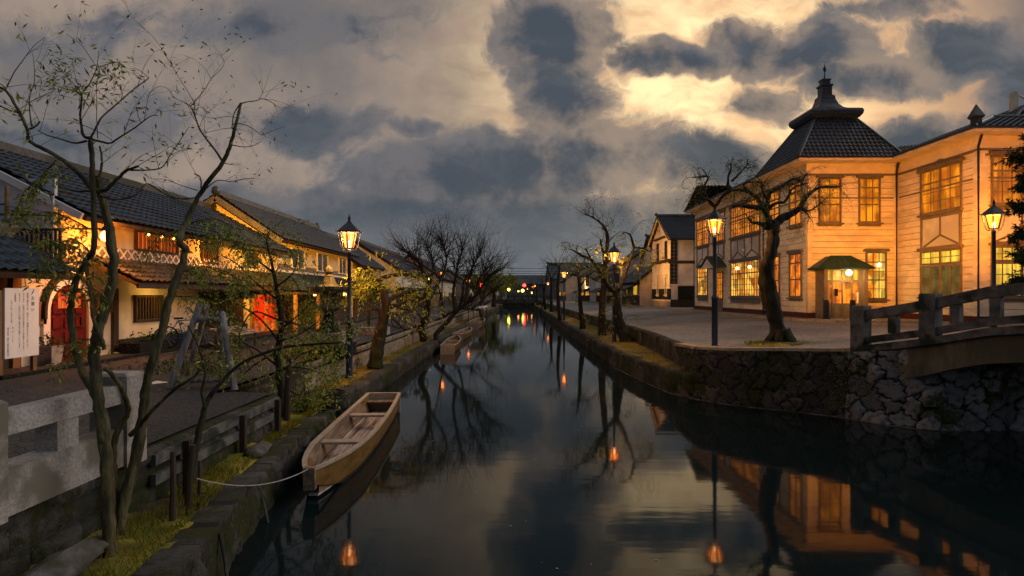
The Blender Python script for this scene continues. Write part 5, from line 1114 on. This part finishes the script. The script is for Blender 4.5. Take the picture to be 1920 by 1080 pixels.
for px, py, Y, r, m_, nm, lab, cat in [(983,535,205,.55,'glow_red','traffic_light','round red traffic light glowing beyond the far bridge','light'),(954,543,150,.35,'glow_yel','park_lamp','yellow lamp left of the red light beyond the bridge','lamp'),
      (980,545,160,.40,'glow_yel','park_lamp','yellow lamp right below the red light','lamp'),(902,534,75,.20,'glow_red','signal_lamp','small red light seen through the bare tree','light'),(972,546,170,.22,'glow_far','park_lamp','faint orange lamp between the two yellow ones','lamp'),
      (805,523,60,.10,'glow_yel','park_lamp','small yellow light among the willow leaves','lamp'),(998,549,165,.28,'glow_far','park_lamp','low orange lamp under the far street lanterns','lamp')]:
    c_ = P(px, py, Y); h_ = thing(nm, lab, cat, (c_.x, c_.y, 1.1)); glow_ball(tuple(c_), r, m_, 'globe', None, None, parent=h_); MB().tube([(c_.x,c_.y+.1,1.1),(c_.x,c_.y+.1,c_.z)], .07, 6).build('pole', 'iron', h_)
lamp_light((6,150,4), 1500, (1,.45,.15), .5); lamp_light((11,100,3.5), 900, (1,.5,.15), .3); lamp_light((12,125,3.5), 1200, (1,.45,.12), .3)
for i, (z, dz) in enumerate(((9.5,.5),(8.6,.3),(8.1,.4),(7.2,.6))):
    pts = [(-14+k*3.2, 150, z-dz*math.sin(k/12*math.pi)) for k in range(13)]; tag(MB().tube(pts, .05, 4).build('overhead_wire', 'iron'), ['top','second','third','lowest'][i]+' of the overhead wires crossing the far end', 'wire', 'overhead wires')
for x in (-14.2, 24.5): t_ = thing('utility_pole', 'dark utility pole at the %s end of the overhead wires' % ('left' if x < 0 else 'right'), 'pole', (x,150,1.05)); MB().tube([(x,150,1.05),(x,150,11)], [.22,.15], 8).build('shaft', 'iron', t_); MB().box(x-1,x+1,149.9,150.1,9.4,9.55).build('crossarm', 'iron', t_)
bpy.data.objects.remove(bpy.data.objects['window_notice'])
# ------------------------------------------------------------------ trees
def spline(pts, per=5):
    pts = [Vector(p) for p in pts]; out = []
    if len(pts) < 3: return [pts[0].lerp(pts[-1], k/per) for k in range(per+1)]
    q = [pts[0]*2-pts[1]]+pts+[pts[-1]*2-pts[-2]]
    for i in range(1, len(q)-2):
        for k in range(per):
            t_ = k/per; out.append(.5*((2*q[i])+(-q[i-1]+q[i+1])*t_+(2*q[i-1]-5*q[i]+4*q[i+1]-q[i+2])*t_**2+(-q[i-1]+3*q[i]-3*q[i+1]+q[i+2])*t_**3))
    out.append(q[-2]); return out
class Tree:
    def __init__(s, seed): s.rnd = random.Random(seed); s.wood = MB(); s.fine = MB(); s.leaf = MB(); s.limbs = []; s.k = 1.0
    def limb(s, pts, r0, r1, seg=8, knob=.08, per=5):
        sp_ = spline(pts, per if r0 < .1 else 9); n = len(sp_); rad = []
        for i in range(n):
            r_ = r0+(r1-r0)*(i/(n-1))**.8; r_ *= 1+knob*math.sin(i*.9+s.rnd.random()*1.2)*.6; rad.append(r_)
            if 0 < i < n-1: sp_[i] = sp_[i]+Vector((s.rnd.uniform(-1,1), s.rnd.uniform(-1,1), s.rnd.uniform(-1,1)))*(r_*.22 if r0 < .1 else 0)
        (s.wood.trunk(sp_, rad, 20, s.rnd.random()*9) if r0 >= .04 else s.wood.tube(sp_, rad, seg)); s.limbs.append((sp_, rad)); return sp_
    def plimb(s, pts, Y, r0, r1, dys=None, **k):
        """limb measured on the photo; each node has its own distance Y (+dy) from the eye"""
        n = len(pts); w = []; r0 *= s.k; r1 *= s.k
        for i, p in enumerate(pts):
            dy = p[2] if len(p) > 2 else (dys*i/(n-1) if dys else 0); w.append(P(p[0], p[1], Y+dy))
        return s.limb(w, r0, r1, **k)
    def twig(s, p, d, L, r, depth, droop=.0, curl=.5, leafy=0.0, lsize=.07, n=5, kids=(2,4), mb=None):
        rd_ = s.rnd; pts = [Vector(p)]; d = Vector(d).normalized(); turn = Vector((rd_.uniform(-1,1), rd_.uniform(-1,1), rd_.uniform(-.6,.8)))*curl
        for i in range(n):
            d = (d+turn/n+Vector((0,0,-droop*(i+1)/n))+Vector((rd_.uniform(-1,1), rd_.uniform(-1,1), rd_.uniform(-1,1)))*.16).normalized(); pts.append(pts[-1]+d*L/n)
        rad = [r*(1-.75*i/n) for i in range(n+1)]; (mb or s.fine).tube(pts, rad, 3 if r < .012 else 5, cap=False)
        if leafy:
            for i in range(1, n+1):
                k = leafy if rd_.random() < leafy % 1 or leafy >= 1 else 0
                for _ in range(int(leafy)+(1 if rd_.random() < leafy % 1 else 0)):
                    q = pts[i-1].lerp(pts[i], rd_.random()); a = (d*.6+Vector((rd_.uniform(-1,1), rd_.uniform(-1,1), rd_.uniform(-1.1,.6)))).normalized()*lsize*rd_.uniform(.6,1.3)
                    w = a.cross(Vector((rd_.uniform(-1,1), rd_.uniform(-1,1), rd_.uniform(-1,1)))).normalized()*lsize*.13
                    s.leaf.add([q, q+a*.45+w, q+a, q+a*.45-w], [(0,1,2,3)])
        if depth > 0:
            for _ in range(rd_.randint(*kids)):
                i = rd_.randint(1, n); q = pts[i]; dd = (d*.7+Vector((rd_.uniform(-1,1), rd_.uniform(-1,1), rd_.uniform(-.7,1)))*.9)
                s.twig(q, dd, L*rd_.uniform(.45,.75), rad[i]*.65, depth-1, droop, curl, leafy, lsize, max(3, n-1), kids, mb)
    def spray(s, count, L, r, depth=2, droop=0.1, up=.4, leafy=0, lsize=.07, start=.3, only=None, curl=.5, kids=(2,4)):
        for li, (sp_, rad) in enumerate(s.limbs):
            if only is not None and li not in only: continue
            length = sum((a-b).length for a, b in zip(sp_[:-1], sp_[1:])); m_ = max(1, int(count*length))
            for _ in range(m_):
                f = s.rnd.uniform(start, 1)**.8; i = min(len(sp_)-1, int(f*(len(sp_)-1))); d = (sp_[i]-sp_[max(0,i-1)])
                d = d.normalized()*.5 if d.length > 1e-6 else Vector((0,0,.5)); d += Vector((s.rnd.uniform(-1,1), s.rnd.uniform(-1,1), s.rnd.uniform(-.5,1)+up*.5))*.9
                s.twig(sp_[i], d, L*s.rnd.uniform(.5,1.25), min(r, rad[i]*.6), depth, droop, curl, leafy, lsize, kids=kids)
    def build(s, name, label, loc, bark='bark', leaf='leaf', group=None, cat='tree', roots=True):
        t_ = thing(name, label, cat, loc, group); s.wood.build('trunk' if 'tree' in cat else 'stems', bark, t_, smooth=True)
        if s.fine.v: s.fine.build('crown', 'twig', t_)
        if s.leaf.v: s.leaf.build('leaves', leaf, t_)
        return t_
def z2p(pts, x0, y0, k): return [(x0+a*k, y0+b*k) + tuple(c) for a, b, *c in pts]
# --- foreground tree with two crossing stems (zoomed crops give the nodes)
A = Tree(1); A.k = .74; Y0 = 4.95
A.plimb([(205,1060),(203,1000),(202,900),(192,800),(182,740),(177,680),(178,645),(190,600),(203,560),(212,503),(208,449),(197,400),(188,360),(183,330)], Y0, .070, .036, dys=.10, seg=10)
A.plimb([(192,830),(186,760,.05),(160,710,.1),(142,660,.12),(134,610,.12),(134,562,.1),(146,520,.08),(162,490,.05),(176,462),(176,400,-.05),(174,340,-.08),(172,290,-.1),(168,262,-.12)], Y0, .044, .024, seg=8)
zA = lambda pts: z2p(pts, 0, 0, .37)
A.plimb(zA([(475,960),(400,880,.05),(330,820,.1),(240,765,.2),(150,715,.25),(140,670,.25),(110,590,.3),(65,510,.3),(25,455,.35),(-20,440,.4)]), Y0, .030, .012)
A.plimb(zA([(455,700),(425,690),(415,660),(408,600),(410,540),(415,470)]), Y0, .018, .010); A.plimb(zA([(415,470),(450,430),(475,380),(490,340),(500,260)]), Y0, .008, .003, dys=.1)
A.plimb(zA([(460,700),(490,640),(520,590),(600,520),(680,450),(755,395)]), Y0, .012, .005, dys=.15); A.plimb(zA([(755,395),(720,365),(690,350),(660,348)]), Y0, .004, .002)
A.plimb(zA([(440,715),(380,725),(310,705),(240,685),(190,660)]), Y0, .013, .005, dys=-.2); A.plimb(zA([(450,700),(500,715),(560,725),(600,700),(680,650),(760,590),(800,585)]), Y0, .014, .004, dys=-.2)
A.plimb(zA([(480,970),(540,960),(590,910),(640,865),(700,842)]), Y0, .026, .013, dys=-.1); A.plimb(zA([(660,862),(740,862),(820,848),(860,790),(920,700),(960,640)]), Y0, .010, .003, dys=.2)
A.plimb(zA([(490,920),(510,870),(515,800),(505,740)]), Y0, .016, .010); A.plimb(zA([(150,655),(180,640),(205,615)]), Y0+.25, .012, .009); A.plimb(zA([(160,640),(150,560),(150,490),(175,410),(170,300),(158,255)]), Y0+.25, .008, .002)
A.plimb(zA([(30,450),(70,370),(120,300),(170,235),(225,190)]), Y0+.35, .007, .002); A.plimb(zA([(30,450),(10,430),(-10,420)]), Y0+.3, .008, .004); A.plimb(zA([(95,570),(50,560),(0,535)]), Y0+.3, .010, .006)
A.plimb(zA([(490,340),(450,280),(410,225),(370,195),(335,170)]), Y0+.1, .004, .0015); A.plimb(zA([(495,700),(490,600),(490,500),(492,400)]), Y0, .005, .002)
A.plimb([(160,485),(172,560),(176,600),(192,640),(196,655)], Y0, .020, .020); A.plimb([(196,655),(188,640),(172,620)], Y0, .02, .012)
A.plimb(zA([(480,965),(400,970),(330,950),(290,920)]), Y0, .014, .004); A.plimb(zA([(500,990),(600,1010),(690,985),(730,940),(760,935),(850,990),(940,1010),(985,1000)]), Y0, .013, .005, dys=.3)
A.spray(7, .42, .003, 2, .15, .5, leafy=.16, lsize=.065, only=range(2,19), start=.25)
for pts in ([(415,470),(350,400),(300,350),(260,325)],[(415,470),(330,450),(250,420),(200,400)],[(500,340),(560,320),(610,320),(650,370)],[(490,400),(540,380),(590,400),(580,450)],[(410,480),(380,380),(370,300),(440,300)]):
    sp_ = A.plimb(zA(pts), Y0+.05, .004, .0015, seg=4)
    for p_ in sp_[2::2]:
        for _ in range(2): A.twig(p_, (A.rnd.uniform(-1,1),A.rnd.uniform(-.5,.5),A.rnd.uniform(-.8,.4)), .16, .0015, 0, .2, leafy=1.2, lsize=.05, n=3)
A.k = 1
def frond(T_, pts, Y, r0=.006, dys=.15, dens=3, ls=.06):
    sp_ = T_.plimb(pts, Y, r0, .0015, dys=dys, seg=5)
    for p_ in sp_[1:]:
        for _ in range(dens): T_.twig(p_, (T_.rnd.uniform(-1,1),T_.rnd.uniform(-.6,.6),T_.rnd.uniform(-1,.3)), .15, .0014, 0, .35, leafy=1.6, lsize=ls, n=3)
for pts in ([(172,500),(140,470),(105,452),(70,458)],[(170,430),(120,405),(75,398),(40,410)],[(180,520),(150,505),(110,490),(60,500)],[(60,345),(40,372),(25,420)],[(176,480),(150,455),(125,450),(100,470)],[(105,300),(80,330),(62,360)],[(196,640),(150,640),(110,690)],[(200,560),(170,540),(120,545),(80,520)]):
    frond(A, pts, Y0, dens=3)
A.build('willow_tree', 'slender foreground tree whose two greenish stems cross, growing nearest the camera', G(205,1050,.5), 'bark_green')
# --- second foreground tree, leaning right
B2 = Tree(2); B2.k = .74; Y1 = 5.5
B2.plimb([(225,1015),(228,960),(243,900),(262,820),(270,760),(276,715),(296,645),(308,600),(320,553),(336,510),(347,470),(337,452,.05),(345,425),(360,392),(380,355),(418,304),(432,270),(441,237),(447,215),(452,193)], Y1, .075, .014, seg=10, dys=.3)
B2.plimb([(222,1000),(215,900),(212,850),(222,800),(240,775),(232,735,-.15),(212,705,-.25),(196,690,-.3)], Y1, .05, .022)
B2.plimb([(245,815),(262,798),(290,765),(330,728),(365,705),(375,690)], Y1-.1, .030, .012, dys=-.3)
zB = zA; YB_ = Y1+.3
B2.plimb(zB([(1130,820),(1090,760),(1050,710),(1010,650),(985,580),(965,540),(935,520)]), YB_, .015, .007, dys=.2); B2.plimb(zB([(965,540),(1000,500),(1040,450),(1070,400),(1110,360),(1137,320),(1120,285),(1075,268)]), YB_+.2, .006, .0015)
B2.plimb(zB([(985,520),(950,460),(910,400),(870,330),(820,250),(770,180),(700,120),(670,90),(640,30),(625,-5)]), YB_+.2, .0045, .0015, seg=5); B2.plimb(zB([(985,560),(985,530),(990,500)]), YB_+.2, .006, .003)
B2.plimb(zB([(1220,525),(1260,515),(1300,510),(1330,500),(1380,520),(1420,545),(1465,548)]), YB_, .008, .002, dys=-.2); B2.plimb(zB([(1205,625),(1250,635),(1300,665),(1330,682),(1400,655),(1450,640)]), YB_, .006, .0015)
B2.plimb(zB([(1175,735),(1240,745),(1290,735),(1325,715)]), YB_, .007, .003); B2.plimb(zB([(1130,825),(1180,835),(1215,835)]), YB_, .006, .002); B2.plimb(zB([(1040,960),(1100,915),(1170,920),(1240,908),(1290,905)]), YB_, .008, .002)
B2.plimb(zB([(1000,965),(920,940),(840,910),(770,905),(730,880)]), YB_, .006, .002); B2.plimb(zB([(1020,960),(1015,900),(985,880)]), YB_, .010, .007); B2.plimb(zB([(1220,520),(1185,580),(1175,650)]), YB_, .008, .006)
B2.plimb(zB([(1000,1000),(940,1005),(870,1000),(830,960),(750,935)]), YB_, .009, .003); B2.plimb(zB([(935,520),(880,490),(850,450),(800,440),(750,480),(745,500)]), YB_, .004, .0015); B2.plimb(zB([(1070,400),(1040,350),(990,305),(930,280)]), YB_, .003, .0015)
B2.plimb(zB([(1220,600),(1150,590),(1080,600),(1000,580),(900,560),(790,570)]), YB_, .004, .0015); B2.plimb(zB([(1150,700),(1200,690),(1270,740),(1300,800)]), YB_, .004, .001)
B2.spray(9, .42, .003, 2, .12, .5, leafy=.08, lsize=.05, only=range(3,19), start=.2)
B2.k = 1
for pts in ([(340,450),(390,440),(440,455),(480,480)],[(350,420),(400,410),(440,430),(455,470)],[(335,510),(390,500),(440,520),(470,560)],[(322,555),(380,560),(430,590)],[(345,430),(300,440),(270,480)]):
    frond(B2, pts, YB_, dens=3)
B2.build('willow_tree', 'bare foreground tree leaning right towards the sky behind the nearest one', G(225,1005,.5), 'bark_green')
# small bent stem holding a lopped branch
C1 = Tree(3); C1.plimb([(345,960),(352,900),(366,850),(375,800),(390,750),(412,722),(430,700),(470,672),(540,650),(640,642)], 6.4, .045, .010, dys=.6); C1.plimb([(385,770),(378,735),(384,700),(372,650),(352,610)], 6.5, .018, .006); C1.spray(4, .5, .003, 1, .1, .3, leafy=.5, start=.5)
C1.build('sapling', 'thin bent sapling arching right over the timber rail', G(345,960,.5), 'bark')
# --- leafy willow, mid left
W1 = Tree(7); YW = 10.6
W1.plimb([(533,778),(530,740),(524,700),(520,660),(528,610),(522,560),(515,520),(508,480)], YW, .095, .02, seg=10)
for pts in ([(524,690),(480,655),(440,640),(410,655),(380,668)],[(526,700),(560,668),(590,655),(615,650)],[(522,640),(490,600),(455,575),(420,560),(390,540)],[(524,620),(560,590),(590,560)],[(518,560),(480,530),(450,500),(415,480),(385,500)],
            [(516,540),(550,510),(560,470)],[(508,490),(500,450),(508,428)],[(526,655),(470,690),(430,735)],[(522,600),(475,585),(450,625),(445,660)],[(512,510),(470,480),(440,455),(420,430)],[(523,640),(565,625),(600,600)],[(524,720),(560,740),(585,730)]):
    W1.plimb(pts, YW, .020, .004, dys=W1.rnd.uniform(-1.2,1.0), seg=6)
for pts in ([(526,690),(570,690),(600,700)],[(522,600),(560,610),(595,640),(610,680)]): W1.plimb(pts, YW, .022, .004, dys=W1.rnd.uniform(-.5,1.0), seg=6)
W1.spray(6.5, .7, .004, 2, .6, .0, leafy=1.4, lsize=.08, start=.12, only=range(1,16), kids=(2,4)); W1.spray(5, .6, .005, 1, .5, .1, leafy=2, lsize=.085, start=.4, only=[0])
W1.build('willow_tree', 'leafy green willow veiling the red lit shop at the end of the near ledge', G(533,778,.5), 'bark', 'leaf')
# shrub at the recess
mb = MB(); s_ = Tree(17)
for _ in range(60): s_.twig(G(575+s_.rnd.gauss(0,10),770,.5), (s_.rnd.uniform(-1,1),s_.rnd.uniform(-1,1),1.4), .45, .004, 0, .5, leafy=2.2, lsize=.09, mb=s_.wood)
s_.build('fern', 'green ferny clump beside the dark post near the stern of the boat', G(575,775,.5), 'leaf_dark', 'leaf', cat='plant')
for k, (px, py, lab) in enumerate([(640,745-60,'leafy clump at the foot of the stone lantern')]):
    s_ = Tree(30+k)
    for _ in range(60): s_.twig((-5.1+s_.rnd.gauss(0,.3),15.0+s_.rnd.gauss(0,.2),ZS), (s_.rnd.uniform(-1,1),s_.rnd.uniform(-1,1),1.6), .55, .005, 0, .5, leafy=2.2, lsize=.10, mb=s_.wood)
    s_.build('shrub', lab, (-5.1,15,ZS), 'leaf_dark', 'leaf', cat='plant')
s_ = Tree(41)
for _ in range(130): s_.twig((-9.3+s_.rnd.gauss(0,.4),27.6+s_.rnd.gauss(0,.8),ZS+.2), (s_.rnd.uniform(-1,1),s_.rnd.uniform(-1,1),2.2), 1.3, .01, 0, .3, leafy=3, lsize=.14, mb=s_.wood)
s_.build('shrub', 'tall dark shrub between the red entrance and the hanging lanterns', (-9.3,27.6,ZS), 'leaf_dark', 'leaf_dark', cat='plant')
s_ = Tree(43)
for _ in range(90): s_.twig((-6.3+s_.rnd.gauss(0,.7),12.2+s_.rnd.gauss(0,.4),ZS), (s_.rnd.uniform(-1,1),s_.rnd.uniform(-1,1),1.6), .42, .005, 0, .5, leafy=2, lsize=.09, mb=s_.wood)
s_.build('shrub', 'low dark bush on the street behind the trestle', (-6.3,12.2,ZS), 'leaf_dark', 'leaf_dark', cat='plant')
# --- willow by the left lamp
W2 = Tree(8); YV = 17.8
W2.plimb([(702,690),(706,660),(712,630),(718,600),(724,570),(716,545),(700,530)], YV, .20, .10, seg=12); 
for pts in ([(722,570),(745,555),(775,545),(800,540)],[(716,548),(690,530),(650,528)],[(705,535),(720,520),(760,515),(790,525)],[(724,575),(750,570),(768,560)],[(702,530),(690,510),(670,512)]): W2.plimb(pts, YV, .09, .02, dys=W2.rnd.uniform(-1,1.5))
W2.spray(7, .8, .007, 2, .6, .1, leafy=1.3, lsize=.12, start=.2, only=range(1,6), kids=(2,3)); W2.spray(14, .6, .006, 1, .4, .1, leafy=2, lsize=.12, start=.8, only=[0])
W2.build('willow_tree', 'thick leaning trunk with hanging green fronds right of the left lamp', G(702,690,.5), 'bark', 'leaf')
# --- cluster of bare trees arching over the canal on the left
zC = lambda pts: z2p(pts, 500, 380, 1/3)
def bare(seed, base, limbs, Y, label, cnt, L, r=.012, depth=2, group='bare trees along the left bank', kids=(2,4), leafy=0, droop=0.0, bark='bark', thin=.68):
    t_ = Tree(seed)
    for i, (pts, r0, r1, dy) in enumerate(limbs): t_.plimb(pts, Y, r0*thin, r1*thin*.6, dys=dy, seg=10 if r0 > .12 else 7)
    t_.spray(cnt, L, r, depth, droop, .5, start=.25, kids=kids, leafy=leafy, lsize=.12); t_.build('bare_tree', label, base, bark, 'leaf', group)
bare(51, G(800,640,.5), [(zC([(885,775),(868,700),(905,620),(912,540),(908,460),(880,380),(850,330),(800,290),(760,270)]),.26,.04,-2),(zC([(908,500),(930,400),(935,320),(900,250),(880,200)]),.12,.03,1),(zC([(905,560),(960,460),(1000,380),(1010,300),(990,230),(970,190)]),.15,.03,2),(zC([(880,380),(820,340),(760,330)]),.08,.03,0)], 27.0,
     'wide bare tree with a bent trunk at the left bank, lantern in its crown', 13, 1.3, .022, depth=3, thin=.62, kids=(2,3))
bare(52, G(830,636,.5), [(zC([(960,790),(955,740),(1000,690),(1060,620),(1120,570),(1180,520),(1230,440),(1280,400),(1330,370)]),.24,.04,2),(zC([(1060,620),(1050,520),(1060,420),(1080,330),(1100,260),(1090,200)]),.15,.03,-1),(zC([(1120,570),(1130,460),(1160,360),(1200,290),(1220,230)]),.13,.03,1),(zC([(1180,520),(1190,440),(1240,360),(1280,300)]),.1,.03,0)], 29.0,
     'bare tree leaning out over the canal with a full rounded crown', 13, 1.35, .022, depth=3, thin=.62, kids=(2,3))
bare(53, G(815,610,.5), [(zC([(945,760),(940,680),(1000,640),(1080,600),(1150,600),(1200,610)]),.2,.06,2),(zC([(1080,600),(1100,520),(1110,440),(1150,380),(1170,300)]),.14,.03,1),(zC([(1000,640),(980,540),(960,440),(940,370)]),.14,.03,-1),(zC([(1150,600),(1200,560),(1240,520),(1290,480),(1350,450)]),.10,.02,1)], 36,
     'low arching bare tree over the moored boats', 6, 1.5, .022, depth=3, thin=.6, kids=(2,3))
bare(54, G(880,600,.5), [([(905,605),(900,580),(905,560),(915,530),(925,510)],.25,.06,1),([(903,575),(925,560),(945,565),(960,572)],.12,.03,1),([(905,560),(885,530),(880,505)],.15,.04,0),([(915,530),(935,520),(945,500)],.1,.03,0)], 55, 'dark bare tree behind the white canopied boat', 1.2, 1.8, .03, depth=2, leafy=.5)
for i, (px, Y, lab) in enumerate(((925,80,'olive leaved tree near the far end of the left bank'),(905,105,'round olive tree against the far bridge on the left'),(940,160,'dim olive tree beyond the far bridge'))):
    t_ = Tree(60+i); b_ = P(px, HY, Y); b_.z = 1.0; t_.limb([b_, b_+Vector((.1,0,1.4)), b_+Vector((0,0,2.4))], .3, .15)
    for k in range(6): a_ = k*1.05; t_.limb([b_+Vector((0,0,1.8)), b_+Vector((math.cos(a_)*1.2, math.sin(a_)*1.2, 3)), b_+Vector((math.cos(a_)*2.4, math.sin(a_)*2.2, 3.9))], .1, .03, seg=5)
    t_.spray(2.2, 1.6, .02, 2, .25, .3, leafy=1.6, lsize=.38); t_.build('leafy_tree', lab, b_, 'bark', 'leaf', 'leafy trees at the far end')
# --- right bank trees
zR = lambda pts: z2p(pts, 940, 380, .315)
bare(71, G(1160,641,.6), [(zR([(745,840),(722,770),(700,700),(690,600),(680,520)]),.42,.26,0),(zR([(680,530),(640,500),(600,440),(570,390),(540,345),(480,315),(440,290),(400,275)]),.20,.04,-2),(zR([(605,450),(560,380),(520,310),(500,270)]),.12,.06,1),(zR([(690,520),(720,470),(745,400),(770,330),(790,268)]),.20,.10,1),(zR([(790,268),(770,200),(745,180),(715,182)]),.09,.03,-1),(zR([(790,268),(840,270),(880,290),(895,285)]),.07,.03,1)], 26.4,
     'thick knotty willow with a pollarded fork beside the right bank lantern', 4, .9, .012, depth=3, group='pollarded trees along the right bank ledge', leafy=.35, droop=.5)
bare(72, G(1130,628,.6), [(zR([(600,795),(598,680),(605,560),(615,430),(622,340),(632,230),(625,170),(595,125),(540,85),(495,70)]),.30,.05,-1),(zR([(622,340),(600,270),(588,218)]),.14,.09,0),(zR([(628,170),(600,150),(640,135)]),.07,.04,0),(zR([(545,88),(548,50),(540,20)]),.05,.02,0)], 30.5,
     'tall slim pollarded tree rising above the right bank lantern', 4, 1.0, .012, depth=3, group='pollarded trees along the right bank ledge', leafy=.12)
bare(73, G(1092,616,.6), [(zR([(485,755),(475,660),(468,560),(462,450),(450,370)]),.28,.12,0),(zR([(464,440),(430,430),(405,425)]),.12,.06,0),(zR([(466,440),(520,440),(565,465),(600,480)]),.12,.04,2),(zR([(470,500),(500,450),(520,390)]),.07,.02,0)], 36.6,
     'straight dark tree with short stub branches left of the willow', 4, 1.2, .014, group='pollarded trees along the right bank ledge')
bare(74, G(1050,601,.6), [(zR([(350,700),(340,600),(336,480),(345,390),(320,370),(285,372)]),.28,.06,0),(zR([(338,440),(350,380),(375,340)]),.1,.03,0)], 48, 'dark thin tree beside the second right bank lantern', 3.5, 1.4, .018, group='pollarded trees along the right bank ledge')
bare(75, G(1033,586,.6), [(zR([(300,650),(296,560),(298,480),(290,430),(270,400)]),.32,.08,0),(zR([(298,480),(310,430),(330,400)]),.12,.04,0)], 64, 'farther dark tree at the head of the right bank ledge', 1.5, 1.5, .024, group='pollarded trees along the right bank ledge')
bare(76, G(1022,580,.6), [([(1022,580),(1021,560),(1019,545),(1016,520)],.32,.08,0),([(1021,560),(1012,585),(1000,590)],.18,.05,0),([(1019,545),(1026,525),(1030,512)],.1,.03,0)], 84, 'leaning far tree reaching over the canal on the right', 1.2, 1.8, .03, group='pollarded trees along the right bank ledge')
for i, (px, Y) in enumerate(((1008,105),(1000,125))):
    bare(77+i, G(px,575,.6), [([(px,572),(px-1,550),(px-3,530)],.3,.1,0),([(px-1,550),(px+6,532),(px+9,520)],.12,.04,0)], Y, ['slim far tree before the row of distant lanterns','slimmest far tree at the end bridge'][i], 1.2, 1.8, .03, group='pollarded trees along the right bank ledge')
# --- old tree in front of the hall
zO = lambda pts: z2p(pts, 1280, 280, .370)
O = Tree(90); YO = 16.6
O.plimb([(1463,655),(1459,620),(1450,580),(1440,540),(1438,500),(1446,470),(1450,440),(1447,420)], YO, .245, .145, seg=14, knob=.10, per=8)
for k in range(6): a_ = k*1.05; b0 = P(1463,640,YO); O.limb([b0+Vector((math.cos(a_)*.12, math.sin(a_)*.12, .25)), b0+Vector((math.cos(a_)*.36, math.sin(a_)*.32, -.02)), b0+Vector((math.cos(a_)*.62, math.sin(a_)*.5, -.25))], .16, .05, seg=7)
for pts, r0, r1, dy in [([(440,400),(425,350),(400,300),(350,292),(290,285),(250,290)],.11,.05,-.6),([(400,305),(385,260),(350,225),(300,205),(235,212)],.09,.045,.4),([(235,212),(200,240),(160,290),(120,240),(110,190),(130,140),(90,140),(50,142)],.05,.025,.3),
        ([(235,212),(230,150),(245,90),(240,70)],.05,.02,.3),([(250,160),(290,120),(325,80),(330,50)],.035,.012,.3),([(325,95),(350,90),(370,85)],.02,.01,.2),([(460,385),(500,350),(545,330),(590,300),(620,250),(650,220),(700,192),(760,190),(800,188)],.12,.025,.7),
        ([(440,370),(425,310),(430,270),(445,215),(500,190),(560,150),(600,160),(630,120)],.09,.018,.3),([(432,300),(470,275),(520,262),(555,200),(600,180),(640,170)],.055,.015,-.4),([(425,395),(390,375),(350,370),(320,330)],.08,.02,-.5),([(600,298),(640,312),(690,280),(740,235)],.04,.012,.3),
        ([(430,260),(400,200),(400,160)],.04,.02,.2),([(345,228),(310,180),(350,165),(400,170)],.04,.02,.2),([(600,300),(640,340),(630,380)],.03,.01,.2),([(160,290),(140,260),(80,240),(45,225)],.03,.012,0)]:
    O.plimb(zO(pts), YO, r0, r1*.6, dys=dy, seg=8, knob=.14)
O.spray(15, .65, .008, 2, .6, .3, leafy=.45, lsize=.06, start=.25, only=range(7,22), kids=(2,3))
O.build('old_willow', 'gnarled old pollarded tree on the curved embankment before the timber hall', G(1463,652,1.2), 'bark', 'leaf')
mb = MB(); b0 = P(1463,648,YO)
for _ in range(900):
    a_ = rnd.uniform(0,6.28); r_ = rnd.uniform(.25,.95); x = b0.x+math.cos(a_)*r_; y = b0.y+math.sin(a_)*r_*.8; h_ = rnd.uniform(.03,.09); mb.add([(x-.008,y,1.29),(x+.008,y,1.29),(x+rnd.uniform(-.05,.05),y,1.33+h_)], [(0,1,2)])
tag(mb.build('grass', 'leaf'), None, None, kind='stuff')
mb = MB(); mb.lathe([(1.0,-.12),(.8,.02),(.5,.07),(.1,.10)], (b0.x,b0.y,1.29), 18); o = mb.build('grass', 'moss', smooth=True); o['kind'] = 'stuff'
# --- dark evergreen at the right edge
E = Tree(95); eb = P(1968, 600, 15.2); eb.z = 1.2; E.limb([eb, eb+Vector((0,0,2)), eb+Vector((.1,0,4.6))], .16, .05)
for k in range(26):
    z_ = 1.3+k*.15; a_ = k*2.4; E.limb([eb+Vector((0,0,z_)), eb+Vector((math.cos(a_)*.35, math.sin(a_)*.4, z_+.2)), eb+Vector((math.cos(a_)*.62, math.sin(a_)*.7, z_+.25))], .03, .01, seg=5)
E.spray(26, .26, .005, 1, .1, .3, leafy=4, lsize=.12, start=.3, only=range(1,27)); E.build('evergreen_tree', 'dark dense evergreen cut off by the right edge', eb, 'bark', 'leaf_dark')
